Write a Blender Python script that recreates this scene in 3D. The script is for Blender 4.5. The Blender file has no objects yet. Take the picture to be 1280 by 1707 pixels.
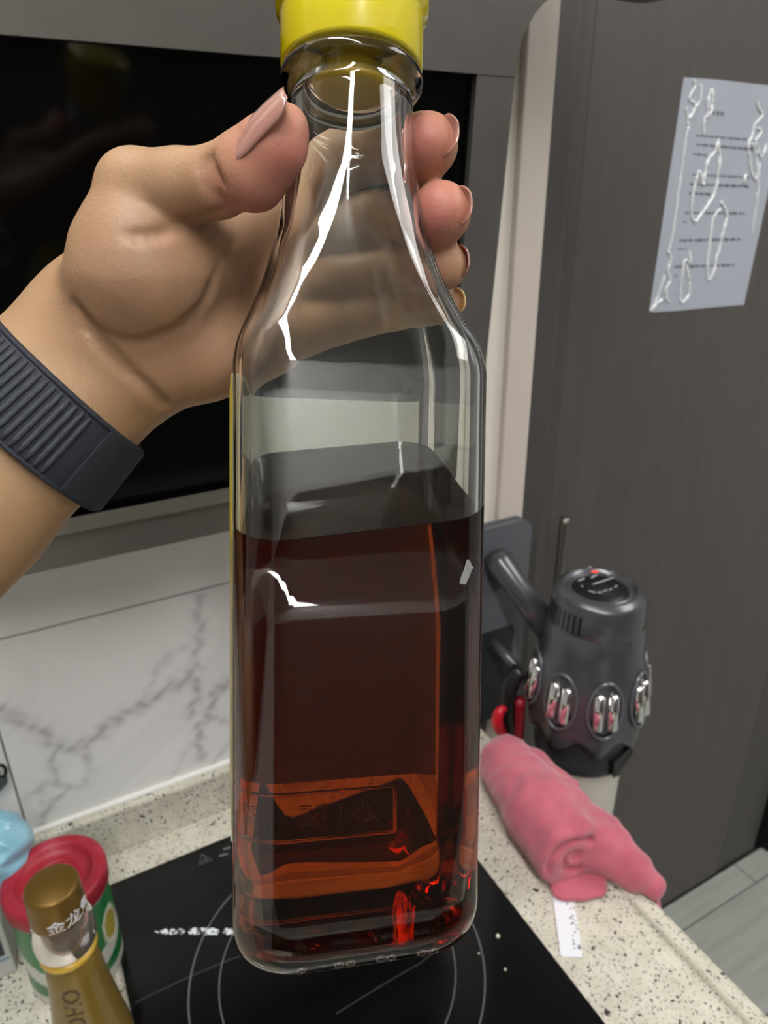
import bpy, bmesh, math, random
import numpy as np
from mathutils import Vector, Matrix

random.seed(7)
rng = np.random.default_rng(7)
SC = bpy.context.scene
COL = SC.collection

# ------------------------------------------------------------------ camera, light, exposure
YAW, PITCH, ROLL, FPX = 0.48989775, 0.41504739, -0.01139682, 1171.27
CAM = np.array([0.0, 0.0, 1.35])
_f = np.array([math.sin(YAW) * math.cos(PITCH), math.cos(YAW) * math.cos(PITCH), -math.sin(PITCH)])
_r = np.cross(_f, [0, 0, 1]); _r /= np.linalg.norm(_r)
_u = np.cross(_r, _f)
_c, _s = math.cos(ROLL), math.sin(ROLL)
RIGHT, UP, FWD = _c * _r + _s * _u, -_s * _r + _c * _u, _f
ROT = np.array([RIGHT, UP, FWD])            # world -> camera axes

cam_data = bpy.data.cameras.new('camera')
cam_data.sensor_fit = 'AUTO'
cam_data.sensor_width = 36.0
cam_data.lens = FPX / 1707 * 36.0
cam_data.clip_start = 0.01
cam_data.dof.use_dof = True
cam_data.dof.focus_distance = 0.185
cam_data.dof.aperture_fstop = 24.0
cam = bpy.data.objects.new('camera', cam_data)
COL.objects.link(cam)
mw = Matrix.Identity(4)
for i in range(3):
    mw[i][0], mw[i][1], mw[i][2], mw[i][3] = RIGHT[i], UP[i], -FWD[i], CAM[i]
cam.matrix_world = mw
SC.camera = cam

world = bpy.data.worlds.new('world'); SC.world = world
world.use_nodes = True
world.node_tree.nodes['Background'].inputs[0].default_value = (1.0, 0.97, 0.93, 1)
world.node_tree.nodes['Background'].inputs[1].default_value = 0.36
LAMP_L = 40.0
SC.view_settings.view_transform = 'Standard'
SC.view_settings.look = 'None'
SC.view_settings.gamma = 1.0
SC.view_settings.use_curve_mapping = False
SC.view_settings.exposure = -0.08
cy = SC.cycles
cy.max_bounces = 16; cy.transmission_bounces = 16; cy.transparent_max_bounces = 16
cy.glossy_bounces = 4; cy.diffuse_bounces = 3
cy.use_adaptive_sampling = True; cy.adaptive_threshold = 0.03
cy.sample_clamp_indirect = 45.0
cy.use_denoising = True

# ------------------------------------------------------------------ helpers
def ray(x, y):
    return ROT.T @ np.array([(x - 640) / FPX, -(y - 853.5) / FPX, 1.0])
def at_d(x, y, d): return CAM + ray(x, y) * d
def at_z(x, y, z):
    r = ray(x, y); return CAM + r * ((z - CAM[2]) / r[2])
def at_y(x, y, Y):
    r = ray(x, y); return CAM + r * (Y / r[1])
def c2w(P): return CAM + np.asarray(P) @ ROT       # camera-axis coordinates -> world
def H(px, py, d): return np.array([(px - 640) / FPX * d, -(py - 853.5) / FPX * d, d])
def lin(r, g, b):
    f = lambda c: (c / 255 / 12.92) if c <= 10 else ((c / 255 + 0.055) / 1.055) ** 2.4
    return (f(r), f(g), f(b), 1.0)

MATS = {}
def mat(name, col=(.5, .5, .5, 1), rough=.5, metal=0., spec=.5, trans=0., ior=1.5, coat=0., sheen=0., sss=0., emit=0., noise=None, bump=None):
    m = bpy.data.materials.new(name); m.use_nodes = True
    nt = m.node_tree; b = nt.nodes['Principled BSDF']
    b.inputs['Base Color'].default_value = col
    b.inputs['Roughness'].default_value = rough
    b.inputs['Metallic'].default_value = metal
    b.inputs['Specular IOR Level'].default_value = spec
    b.inputs['Transmission Weight'].default_value = trans
    b.inputs['IOR'].default_value = ior
    b.inputs['Coat Weight'].default_value = coat
    b.inputs['Coat Roughness'].default_value = .05
    b.inputs['Sheen Weight'].default_value = sheen
    if sss:
        b.inputs['Subsurface Weight'].default_value = sss
        b.inputs['Subsurface Radius'].default_value = (1, .35, .2)
        b.inputs['Subsurface Scale'].default_value = .004
    if emit:
        b.inputs['Emission Color'].default_value = col
        b.inputs['Emission Strength'].default_value = emit
    tc = None
    if noise or bump:
        tc = nt.nodes.new('ShaderNodeTexCoord')
    if noise:                                  # (scale, col2, stretch, detail, contrast lo, hi)
        sc_, col2, stretch, lo, hi = noise
        mp = nt.nodes.new('ShaderNodeMapping'); mp.inputs['Scale'].default_value = stretch
        nz = nt.nodes.new('ShaderNodeTexNoise'); nz.inputs['Scale'].default_value = sc_; nz.inputs['Detail'].default_value = 5
        rp = nt.nodes.new('ShaderNodeValToRGB')
        rp.color_ramp.elements[0].position = lo; rp.color_ramp.elements[0].color = col
        rp.color_ramp.elements[1].position = hi; rp.color_ramp.elements[1].color = col2
        L = nt.links
        L.new(tc.outputs['Object'], mp.inputs[0]); L.new(mp.outputs[0], nz.inputs['Vector'])
        L.new(nz.outputs['Fac'], rp.inputs[0]); L.new(rp.outputs[0], b.inputs['Base Color'])
    if bump:
        bs, bd = bump
        nz = nt.nodes.new('ShaderNodeTexNoise'); nz.inputs['Scale'].default_value = bs; nz.inputs['Detail'].default_value = 4
        bp = nt.nodes.new('ShaderNodeBump'); bp.inputs['Strength'].default_value = 1; bp.inputs['Distance'].default_value = bd
        nt.links.new(tc.outputs['Object'], nz.inputs['Vector'])
        nt.links.new(nz.outputs['Fac'], bp.inputs['Height']); nt.links.new(bp.outputs[0], b.inputs['Normal'])
    MATS[name] = m
    return m

def tag(o, label=None, cat=None, group=None, kind=None):
    if label: o['label'] = label
    if cat: o['category'] = cat
    if group: o['group'] = group
    if kind: o['kind'] = kind
    return o
def empty(name, loc, label, cat, group=None):
    o = bpy.data.objects.new(name, None); COL.objects.link(o); o.location = Vector(loc); o.empty_display_size = .02
    return tag(o, label, cat, group)
def link(name, me, parent=None):
    o = bpy.data.objects.new(name, me); COL.objects.link(o)
    if parent is not None:
        o.parent = parent
        p, off = parent, Vector((0, 0, 0))
        while p is not None:
            off += p.location; p = p.parent
        o.location = -off
    return o
def mesh(name, V, F, m, parent=None, smooth=False):
    me = bpy.data.meshes.new(name)
    me.from_pydata([tuple(map(float, v)) for v in V], [], [tuple(int(i) for i in f) for f in F])
    ms = m if isinstance(m, (list, tuple)) else [m]
    for q in ms: me.materials.append(q)
    if smooth: me.polygons.foreach_set('use_smooth', [True] * len(me.polygons))
    me.update()
    return link(name, me, parent)
def from_bm(name, bm, m, parent=None, smooth=False):
    bmesh.ops.recalc_face_normals(bm, faces=bm.faces)
    me = bpy.data.meshes.new(name); bm.to_mesh(me); bm.free()
    me.materials.append(m)
    if smooth: me.polygons.foreach_set('use_smooth', [True] * len(me.polygons))
    return link(name, me, parent)
def box(name, lo, hi, m, parent=None, bev=0., seg=2, rot=None, smooth=False):
    bm = bmesh.new(); bmesh.ops.create_cube(bm, size=1)
    lo, hi = np.array(lo, float), np.array(hi, float)
    c = (lo + hi) / 2; s = hi - lo
    for v in bm.verts: v.co = Vector((v.co.x * s[0], v.co.y * s[1], v.co.z * s[2]))
    if bev: bmesh.ops.bevel(bm, geom=bm.edges[:], offset=bev, segments=seg, affect='EDGES', profile=.5)
    if rot is not None: bmesh.ops.transform(bm, matrix=rot, verts=bm.verts)
    for v in bm.verts: v.co += Vector(c)
    o = from_bm(name, bm, m, parent, smooth)
    return o
def frame_from(axis):
    a = np.array(axis, float); a /= np.linalg.norm(a)
    t = np.array([0, 0, 1.]) if abs(a[2]) < .9 else np.array([1., 0, 0])
    u = np.cross(t, a); u /= np.linalg.norm(u)
    return u, np.cross(a, u), a
def lathe(name, prof, origin, axis, m, parent=None, n=48, smooth=True, u=None, rmod=None):
    """prof: list of (r, h) along axis; closes poles where r == 0"""
    if u is None: u, v, a = frame_from(axis)
    else:
        a = np.array(axis, float); a /= np.linalg.norm(a); u = np.array(u, float); v = np.cross(a, u)
    V, F, rows = [], [], []
    origin = np.array(origin, float)
    for r, h in prof:
        if r < 1e-7:
            rows.append([len(V)]); V.append(origin + a * h)
        else:
            row = []
            for k in range(n):
                t = 2 * math.pi * k / n
                rr, hh = (r, h) if rmod is None else rmod(r, h, t)
                row.append(len(V)); V.append(origin + a * hh + rr * (math.cos(t) * u + math.sin(t) * v))
            rows.append(row)
    for A, B in zip(rows, rows[1:]):
        if len(A) == 1 and len(B) == 1: continue
        for k in range(n):
            k2 = (k + 1) % n
            if len(A) == 1: F.append((A[0], B[k2], B[k]))
            elif len(B) == 1: F.append((A[k], A[k2], B[0]))
            else: F.append((A[k], A[k2], B[k2], B[k]))
    return mesh(name, V, F, m, parent, smooth)
def tube(name, pts, rad, m, parent=None, n=10, closed=False, smooth=True, flat=1.0, flat_dir=None):
    P = [np.array(p, float) for p in pts]; N = len(P)
    rads = rad if hasattr(rad, '__len__') else [rad] * N
    V, F = [], []
    pu = None
    for i in range(N):
        if closed: t = P[(i + 1) % N] - P[i - 1]
        else: t = P[min(i + 1, N - 1)] - P[max(i - 1, 0)]
        t /= np.linalg.norm(t) + 1e-12
        if flat_dir is not None:
            w = np.array(flat_dir, float); w -= t * (w @ t); w /= np.linalg.norm(w) + 1e-12; u = np.cross(w, t)
        else:
            if pu is None: u, w, _ = frame_from(t)
            else:
                u = pu - t * (pu @ t); u /= np.linalg.norm(u) + 1e-12; w = np.cross(t, u)
        pu = u
        for k in range(n):
            a = 2 * math.pi * k / n
            V.append(P[i] + rads[i] * (math.cos(a) * u + flat * math.sin(a) * w))
    R = N if closed else N - 1
    for i in range(R):
        for k in range(n):
            a, b = i * n + k, i * n + (k + 1) % n
            c, d = ((i + 1) % N) * n + (k + 1) % n, ((i + 1) % N) * n + k
            F.append((a, b, c, d))
    if not closed:
        F.append(tuple(range(n))[::-1]); F.append(tuple((N - 1) * n + k for k in range(n)))
    return mesh(name, V, F, m, parent, smooth)
def plate(name, poly, normal, thick, m, parent=None, bev=0.):
    """prism from a planar polygon, extruded by -normal*thick"""
    P = [np.array(p, float) for p in poly]; n = np.array(normal, float); n /= np.linalg.norm(n)
    N = len(P)
    V = P + [p - n * thick for p in P]
    F = [tuple(range(N)), tuple(range(2 * N - 1, N - 1, -1))] + [(i, (i + 1) % N, N + (i + 1) % N, N + i) for i in range(N)]
    o = mesh(name, V, F, m, parent)
    if bev:
        bm = bmesh.new(); bm.from_mesh(o.data); bmesh.ops.bevel(bm, geom=bm.edges[:], offset=bev, segments=2, affect='EDGES'); 
        bmesh.ops.recalc_face_normals(bm, faces=bm.faces); bm.to_mesh(o.data); bm.free()
    else:
        bm = bmesh.new(); bm.from_mesh(o.data); bmesh.ops.recalc_face_normals(bm, faces=bm.faces); bm.to_mesh(o.data); bm.free()
    return o
def spline(pts, n):
    """Catmull-Rom through pts"""
    P = np.array(pts, float); P = np.vstack([2 * P[0] - P[1], P, 2 * P[-1] - P[-2]])
    out = []
    S = len(P) - 3
    for k in range(n):
        t = k / (n - 1) * S; i = min(int(t), S - 1); t -= i
        p0, p1, p2, p3 = P[i:i + 4]
        out.append(.5 * (2 * p1 + (p2 - p0) * t + (2 * p0 - 5 * p1 + 4 * p2 - p3) * t * t + (3 * p1 - p0 - 3 * p2 + p3) * t ** 3))
    return out

# signed-distance modelling --------------------------------------------------
class Field:
    def __init__(s, lo, hi, h):
        s.lo = np.array(lo, float); s.h = h
        s.n = np.ceil((np.array(hi, float) - s.lo) / h).astype(int) + 1
        s.V = np.full(s.n, .05, np.float32)
    def sub(s, lo, hi):
        a = np.clip(np.floor((np.array(lo) - s.lo) / s.h).astype(int), 0, s.n)
        b = np.clip(np.ceil((np.array(hi) - s.lo) / s.h).astype(int) + 1, 0, s.n)
        g = np.meshgrid(*[(s.lo[i] + s.h * np.arange(a[i], b[i])).astype(np.float32) for i in range(3)], indexing='ij')
        return tuple(slice(a[i], b[i]) for i in range(3)), g
    @staticmethod
    def cone(g, a, b, ra, rb, scale=None):
        ab = b - a; L = float(ab @ ab) + 1e-12
        d = [g[i] - a[i] for i in range(3)]
        t = np.clip((d[0] * ab[0] + d[1] * ab[1] + d[2] * ab[2]) / L, 0, 1)
        e = [d[i] - t * ab[i] for i in range(3)]
        if scale is not None:
            e = [e[i] * scale[i] for i in range(3)]
        return np.sqrt(e[0] ** 2 + e[1] ** 2 + e[2] ** 2) - (ra + (rb - ra) * t)
    def add(s, a, b, ra, rb, k=.004, margin=.014, scale=None):
        a = np.array(a, float); b = np.array(b, float); r = max(ra, rb)
        if scale is not None: r = r * max(1, 1 / min(scale))
        sl, g = s.sub(np.minimum(a, b) - r - margin, np.maximum(a, b) + r + margin)
        if 0 in g[0].shape: return
        d = s.cone(g, a, b, ra, rb, scale).astype(np.float32)
        v = s.V[sl]; hh = np.clip(.5 + .5 * (v - d) / k, 0, 1)
        s.V[sl] = v + (d - v) * hh - k * hh * (1 - hh)
    def cut(s, a, b, ra, rb, k=.002, margin=.01):
        a = np.array(a, float); b = np.array(b, float); r = max(ra, rb)
        sl, g = s.sub(np.minimum(a, b) - r - margin, np.maximum(a, b) + r + margin)
        if 0 in g[0].shape: return
        d = -s.cone(g, a, b, ra, rb).astype(np.float32)
        v = s.V[sl]; hh = np.clip(.5 + .5 * (d - v) / k, 0, 1)
        s.V[sl] = v + (d - v) * hh + k * hh * (1 - hh)
    def groove(s, pts, r, depth_k=.0015):
        for p, q in zip(pts, pts[1:]): s.cut(p, q, r, r, depth_k)
    def mesh(s):
        V = s.V; ins = V < 0
        c = [ins[i:V.shape[0] - 1 + i, j:V.shape[1] - 1 + j, k:V.shape[2] - 1 + k] for i in (0, 1) for j in (0, 1) for k in (0, 1)]
        cnt = sum(x.astype(np.int8) for x in c)
        act = (cnt > 0) & (cnt < 8)
        idx = np.full(act.shape, -1, np.int64); cells = np.argwhere(act); idx[act] = np.arange(len(cells))
        acc = np.zeros((len(cells), 3)); num = np.zeros(len(cells))
        I, J, K = cells.T
        for ax in range(3):
            o1, o2 = [q for q in range(3) if q != ax]
            for p in (0, 1):
                for q in (0, 1):
                    off = [0, 0, 0]; off[o1] = p; off[o2] = q
                    e = list(off); e[ax] = 1
                    a = V[I + off[0], J + off[1], K + off[2]]; b = V[I + e[0], J + e[1], K + e[2]]
                    mk = (a < 0) != (b < 0)
                    t = np.where(mk, a / np.where(mk, a - b, 1), 0)
                    P = np.tile(np.array(off, float), (len(cells), 1)); P[:, ax] = t
                    acc[mk] += P[mk]; num += mk
        verts = s.lo + s.h * (cells + acc / num[:, None])
        F = []
        for ax in range(3):
            o1, o2 = (ax + 1) % 3, (ax + 2) % 3
            sl0 = [slice(None)] * 3; sl1 = [slice(None)] * 3
            sl0[ax] = slice(0, -1); sl1[ax] = slice(1, None)
            A, B = ins[tuple(sl0)], ins[tuple(sl1)]
            E = np.argwhere(A != B)
            E = E[(E[:, o1] > 0) & (E[:, o2] > 0) & (E[:, o1] < V.shape[o1] - 1) & (E[:, o2] < V.shape[o2] - 1)]
            flip = A[tuple(E.T)]
            def cell(d1, d2):
                q = E.copy(); q[:, o1] -= d1; q[:, o2] -= d2
                return idx[tuple(q.T)]
            quad = np.stack([cell(1, 1), cell(0, 1), cell(0, 0), cell(1, 0)], 1)
            quad[~flip] = quad[~flip][:, ::-1]
            F.append(quad)
        F = np.concatenate(F)
        return verts, F
def relax(V, F, it=2, lam=.5):
    e = np.concatenate([F[:, [0, 1]], F[:, [1, 2]], F[:, [2, 3]], F[:, [3, 0]]])
    e = np.concatenate([e, e[:, ::-1]])
    for _ in range(it):
        S = np.zeros_like(V); n = np.zeros(len(V))
        np.add.at(S, e[:, 0], V[e[:, 1]]); np.add.at(n, e[:, 0], 1)
        V = V + lam * (S / n[:, None] - V)
    return V
def fast_mesh(name, V, F, m, parent=None, colors=None):
    me = bpy.data.meshes.new(name)
    me.vertices.add(len(V)); me.vertices.foreach_set('co', np.asarray(V, np.float32).ravel())
    me.loops.add(F.size); me.loops.foreach_set('vertex_index', F.ravel().astype(np.int32))
    me.polygons.add(len(F)); me.polygons.foreach_set('loop_start', (np.arange(len(F)) * F.shape[1]).astype(np.int32))
    me.polygons.foreach_set('loop_total', np.full(len(F), F.shape[1], np.int32))
    me.polygons.foreach_set('use_smooth', [True] * len(F))
    me.update(calc_edges=True); me.validate()
    me.materials.append(m)
    if colors is not None:
        ca = me.color_attributes.new('Col', 'FLOAT_COLOR', 'POINT')
        ca.data.foreach_set('color', np.concatenate([colors, np.ones((len(colors), 1))], 1).astype(np.float32).ravel())
    return link(name, me, parent)
def text_mesh(name, s, size, m, parent, place, depth=0.0002):
    cu = bpy.data.curves.new(name, 'FONT'); cu.body = s; cu.size = size; cu.align_x = 'CENTER'; cu.align_y = 'CENTER'; cu.extrude = depth
    cu.resolution_u = 2
    tmp = bpy.data.objects.new(name + '_tmp', cu); COL.objects.link(tmp)
    dg = bpy.context.evaluated_depsgraph_get()
    me = bpy.data.meshes.new_from_object(tmp.evaluated_get(dg))
    bpy.data.objects.remove(tmp); bpy.data.curves.remove(cu)
    me.materials.clear(); me.materials.append(m)
    for v in me.vertices: v.co = Vector(place(v.co.x, v.co.y, v.co.z))
    return link(name, me, parent)
def attr_color(m, fac_socket=None):
    nt = m.node_tree; a = nt.nodes.new('ShaderNodeAttribute'); a.attribute_name = 'Col'
    return a

# ------------------------------------------------------------------ materials
steel = mat('brushed_steel', lin(130, 127, 122), .42, .75, noise=(9, lin(108, 106, 102), (1, 1, 1), .3, .75))
steel2 = mat('steel_lip', lin(150, 147, 140), .38, .9)
black_glass = mat('black_glass', (.0015, .0015, .0016, 1), .08, 0, .22)
cook_glass = mat('cooktop_glass', (.003, .003, .0035, 1), .12, 0, .4)
ring_print = mat('ring_print', lin(92, 96, 100), .5)
pale_mat = mat('pale_mark', lin(215, 222, 228), .6)
cream = mat('cream_wall', lin(236, 229, 218), .6, bump=(300, .0002))
cream_trim = mat('cream_trim', lin(206, 196, 186), .5)
white_ceiling = mat('ceiling_white', (.8, .8, .79, 1), .8)
grout = mat('grout', lin(150, 148, 142), .8)
caulk = mat('white_caulk', lin(236, 236, 230), .4)
door_mat = mat('dark_wood', lin(84, 79, 74), .40, 0, .5, noise=(7, lin(77, 73, 69), (14, 14, .7), .3, .7))
frame_mat = mat('dark_frame', lin(78, 74, 72), .45, noise=(7, lin(71, 68, 66), (14, 14, .7), .3, .7))
gap_mat = mat('shadow_gap', (.004, .004, .004, 1), .8)
handle_mat = mat('door_handle_metal', lin(120, 118, 112), .35, .8)
plank_mat = mat('grey_plank', lin(150, 152, 146), .5, noise=(5, lin(172, 174, 168), (1, 12, 1), .25, .75))
plank_gap = mat('plank_gap', lin(40, 40, 38), .8)

# speckled stone
def stone_mat():
    m = bpy.data.materials.new('speckled_quartz'); m.use_nodes = True
    nt = m.node_tree; b = nt.nodes['Principled BSDF']; L = nt.links
    b.inputs['Roughness'].default_value = .32
    tc = nt.nodes.new('ShaderNodeTexCoord')
    prev = None
    base = nt.nodes.new('ShaderNodeTexNoise'); base.inputs['Scale'].default_value = 60; base.inputs['Detail'].default_value = 6
    L.new(tc.outputs['Object'], base.inputs['Vector'])
    br = nt.nodes.new('ShaderNodeValToRGB')
    br.color_ramp.elements[0].position = .3; br.color_ramp.elements[0].color = lin(196, 192, 176)
    br.color_ramp.elements[1].position = .7; br.color_ramp.elements[1].color = lin(214, 210, 196)
    L.new(base.outputs['Fac'], br.inputs[0]); prev = br.outputs[0]
    for sc_, thr, colr, keep, warp in ((210, .24, lin(70, 68, 62), .62, .010), (330, .26, lin(110, 106, 96), .55, .008), (120, .17, lin(56, 55, 52), .72, .012), (500, .3, lin(150, 144, 128), .45, .004)):
        nz = nt.nodes.new('ShaderNodeTexNoise'); nz.inputs['Scale'].default_value = 90; nz.inputs['Detail'].default_value = 2
        L.new(tc.outputs['Object'], nz.inputs['Vector'])
        vm = nt.nodes.new('ShaderNodeVectorMath'); vm.operation = 'MULTIPLY_ADD'
        vm.inputs[1].default_value = (warp,) * 3
        L.new(nz.outputs['Color'], vm.inputs[0]); L.new(tc.outputs['Object'], vm.inputs[2])
        vo = nt.nodes.new('ShaderNodeTexVoronoi'); vo.inputs['Scale'].default_value = sc_
        L.new(vm.outputs[0], vo.inputs['Vector'])
        lt = nt.nodes.new('ShaderNodeMath'); lt.operation = 'LESS_THAN'; lt.inputs[1].default_value = thr
        L.new(vo.outputs['Distance'], lt.inputs[0])
        sp = nt.nodes.new('ShaderNodeSeparateColor'); L.new(vo.outputs['Color'], sp.inputs[0])
        gt = nt.nodes.new('ShaderNodeMath'); gt.operation = 'GREATER_THAN'; gt.inputs[1].default_value = keep
        L.new(sp.outputs[0], gt.inputs[0])
        mu = nt.nodes.new('ShaderNodeMath'); mu.operation = 'MULTIPLY'; L.new(lt.outputs[0], mu.inputs[0]); L.new(gt.outputs[0], mu.inputs[1])
        mx = nt.nodes.new('ShaderNodeMix'); mx.data_type = 'RGBA'
        L.new(mu.outputs[0], mx.inputs[0]); L.new(prev, mx.inputs[6]); mx.inputs[7].default_value = colr
        prev = mx.outputs[2]
    L.new(prev, b.inputs['Base Color'])
    return m
stone = stone_mat()

# marble: vein strength stored per vertex
marble = mat('marble_tile', lin(226, 226, 224), .16)
_a = attr_color(marble); _nt = marble.node_tree
_mx = _nt.nodes.new('ShaderNodeMix'); _mx.data_type = 'RGBA'
_mx.inputs[6].default_value = lin(242, 242, 240); _mx.inputs[7].default_value = lin(122, 118, 122)
_nt.links.new(_a.outputs['Fac'], _mx.inputs[0]); _nt.links.new(_mx.outputs[2], _nt.nodes['Principled BSDF'].inputs['Base Color'])

# ------------------------------------------------------------------ room shell
ZC, YW, YU = .82, .530, .5135          # counter height, wall plane, upstand front
wall = box('wall_back', (-1.6, YW + .003, 0), (.446, YW + .12, 2.5), cream); tag(wall, 'pale kitchen wall behind the black hood', None, None, 'structure')
wall2 = box('wall_door_side', (.446, .64, 0), (2.4, .76, 2.5), frame_mat); wall2.name = 'wall_right'; tag(wall2, 'dark wall around the dark wood door', None, None, 'structure')
wf = box('wall_front', (-1.6, -1.75, 0), (2.4, -1.65, 2.5), white_ceiling); tag(wf, 'unseen white wall facing the hood, added as fill', None, None, 'structure')  # unseen wall, made white to throw fill light onto the bottle
wp = box('trim_4', (-1.6, -1.6495, 0), (2.4, -1.60, 1.85), door_mat); tag(wp, 'unseen dark panelling facing the hood, added to keep reflections dark', None, None, 'structure')  # unseen panelling, put in to keep hood glass and bottle reflections dark
ceil = box('ceiling', (-1.6, -1.75, 2.5), (2.4, .76, 2.6), white_ceiling); tag(ceil, 'plain white kitchen ceiling', None, None, 'structure')

floor_ = box('floor', (-1.6, -1.75, -.06), (2.4, .64, -.012), plank_gap); tag(floor_, 'pale grey wood plank floor', None, None, 'structure')
ys = [.6, .5628, .3785, .194, .0095, -.175]
k = 0
for i, (y1, y0) in enumerate([(.617, .5628)] + [(.5628 - .1845 * j, .5628 - .1845 * (j + 1)) for j in range(12)]):
    xs = [.38, 1.199, 2.1, 2.4] if i == 0 else ([.38, .80, 1.62, 2.4] if i % 2 else [.38, 1.25, 2.05, 2.4])
    if y1 < -.03: xs = [-1.6, -.9 + .3 * (i % 3), -.15 + .2 * (i % 2)] + xs[1:]
    for x0, x1 in zip(xs, xs[1:]):
        p = box('plank', (x0 + .0012, y0 + .0012, -.012), (x1 - .0012, y1 - .0012, 0), plank_mat, floor_, .001, 1)

# tiles with vein polylines (pixel sketch carried onto the wall plane)
VE = [([(0, 1178), (40, 1198), (72, 1215), (95, 1238), (130, 1238), (160, 1218), (200, 1186), (235, 1170), (262, 1152), (300, 1130), (322, 1112)], 7.5, .75),
      ([(322, 1112), (324, 1080), (331, 1045), (326, 1015), (330, 985)], 6, .55),
      ([(230, 1168), (262, 1110), (290, 1080), (318, 1070)], 4, .35),
      ([(300, 1138), (318, 1125), (328, 1150), (312, 1185)], 5, .8),
      ([(160, 1218), (140, 1240), (146, 1262)], 5, .6),
      ([(95, 1238), (86, 1262), (96, 1300)], 5, .65),
      ([(50, 1318), (75, 1300), (118, 1305)], 5, .6), ([(118, 1305), (85, 1330), (66, 1366)], 4, .7), ([(118, 1306), (140, 1298), (146, 1270)], 4, .4),
      ([(378, 1130), (356, 1150), (345, 1184), (328, 1212), (332, 1258)], 6, .75), ([(345, 1184), (362, 1195), (384, 1194)], 5, .55),
      ([(330, 1212), (300, 1262), (285, 1290)], 5, .3), ([(384, 1230), (360, 1255), (352, 1275)], 5, .4),
      ([(60, 1366), (72, 1330), (60, 1300)], 5, .35),
      ([(400, 1120), (470, 1090), (560, 1100), (640, 1050)], 6, .5), ([(420, 1200), (520, 1180), (600, 1230)], 6, .5)]
segs = []
for pts, w, st in VE:
    W = [at_y(x, y, YW) for x, y in pts]
    S = spline([(q[0], q[2], 0) for q in W], 10 * len(pts))
    segs.append((np.array(S)[:, :2], w * .00066, st * .72))
def make_tile(x0, x1, z0, z1, dense):
    st = .0022 if dense else .02
    nx, nz = max(2, int((x1 - x0) / st)), max(2, int((z1 - z0) / st))
    gx, gz = np.meshgrid(np.linspace(x0, x1, nx + 1), np.linspace(z0, z1, nz + 1), indexing='ij')
    P = np.stack([gx.ravel(), gz.ravel()], 1)
    val = np.zeros(len(P))
    if dense:
        wob = .0016 * np.stack([np.sin(P[:, 1] * 310 + 2 * np.sin(P[:, 0] * 140)), np.sin(P[:, 0] * 270 + 2 * np.sin(P[:, 1] * 160))], 1)
        for S, w, stg in segs:
            d = np.min(np.linalg.norm((P + wob)[:, None] - S[None], axis=2), axis=1)
            tex = .75 + .25 * np.sin(P[:, 0] * 420 + 3 * np.sin(P[:, 1] * 230))
            val = np.maximum(val, stg * tex * (.75 * np.exp(-(d / w) ** 2) + .25 * np.exp(-(d / (3 * w)) ** 2)))
        val += .05 * (np.sin(P[:, 0] * 31 + 3 * np.sin(P[:, 1] * 17)) > .6)
    V = [(x, YW - .006, z) for x, z in P]
    F = [(i * (nz + 1) + j, (i + 1) * (nz + 1) + j, (i + 1) * (nz + 1) + j + 1, i * (nz + 1) + j + 1) for i in range(nx) for j in range(nz)]
    b = len(V); V += [(x, YW + .002, z) for x, z in ((x0, z0), (x1, z0), (x1, z1), (x0, z1))]
    c = [0, nx * (nz + 1), nx * (nz + 1) + nz, nz]
    for q in range(4): F.append((c[q], b + q, b + (q + 1) % 4, c[(q + 1) % 4]))
    o = mesh('tile', V, F, marble, wall)
    ca = o.data.color_attributes.new('Col', 'FLOAT_COLOR', 'POINT')
    vv = np.concatenate([val, np.zeros(4)]); ca.data.foreach_set('color', np.stack([vv, vv, vv, np.ones_like(vv)], 1).astype(np.float32).ravel())
    return o
ZJ, XJ = 1.0555, -.0625
gapj = .0009
make_tile(XJ + gapj, .33, .8665, ZJ - gapj, True)
make_tile(XJ - .4, XJ - gapj, .8665, ZJ - gapj, False)
make_tile(XJ + gapj, .33, ZJ + gapj, 1.24, False)
make_tile(XJ - .4, XJ - gapj, ZJ + gapj, 1.24, False)
box('grout_bed', (XJ - .4, YW - .0045, .86), (.331, YW + .003, 1.245), grout, wall)
tr = box('trim_1', (.414, YW - .004, .0), (.4455, YW + .004, 2.5), cream_trim, None, .0015); tag(tr, 'beige corner strip between cream wall and dark door frame', None, None, 'structure')

# dark frame and door
fr = box('trim_2', (.447, .600, 0), (.536, .64, 2.5), frame_mat, None, .002); tag(fr, 'dark door frame post beside the cream wall', None, None, 'structure')
fr2 = box('trim_3', (.5375, .612, 0), (.5625, .64, 2.5), frame_mat, None, .002); tag(fr2, 'inner dark frame strip next to the dark wood door', None, None, 'structure')
door = box('door_1', (.5665, .618, .004), (1.1415, .638, 2.3), door_mat, None, .0015); tag(door, 'dark brown wood door with a notice taped on it', None, None, 'structure')
d2 = box('door_2', (1.1445, .620, .004), (1.268, .638, 2.3), frame_mat, None, .0015); tag(d2, 'narrow dark wood panel beside the door', None, None, 'structure')
d3 = box('door_3', (1.29, .60, .0), (2.0, .638, 2.3), gap_mat, None, .0015); tag(d3, 'black slab painting the shade of the opening beyond the door', None, None, 'structure')  # solid black slab; the recess's shade is put into its colour
box('gap_shade', (.5626, .6172, .0), (.5664, .6365, 2.3), gap_mat, door)  # black strip set in the door gap to paint its shade
hd = tube('door_handle', [(.5555, .578, 1.0), (.5555, .578, .99), (.5555, .578, .6)], .0062, handle_mat, door, 12)

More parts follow.
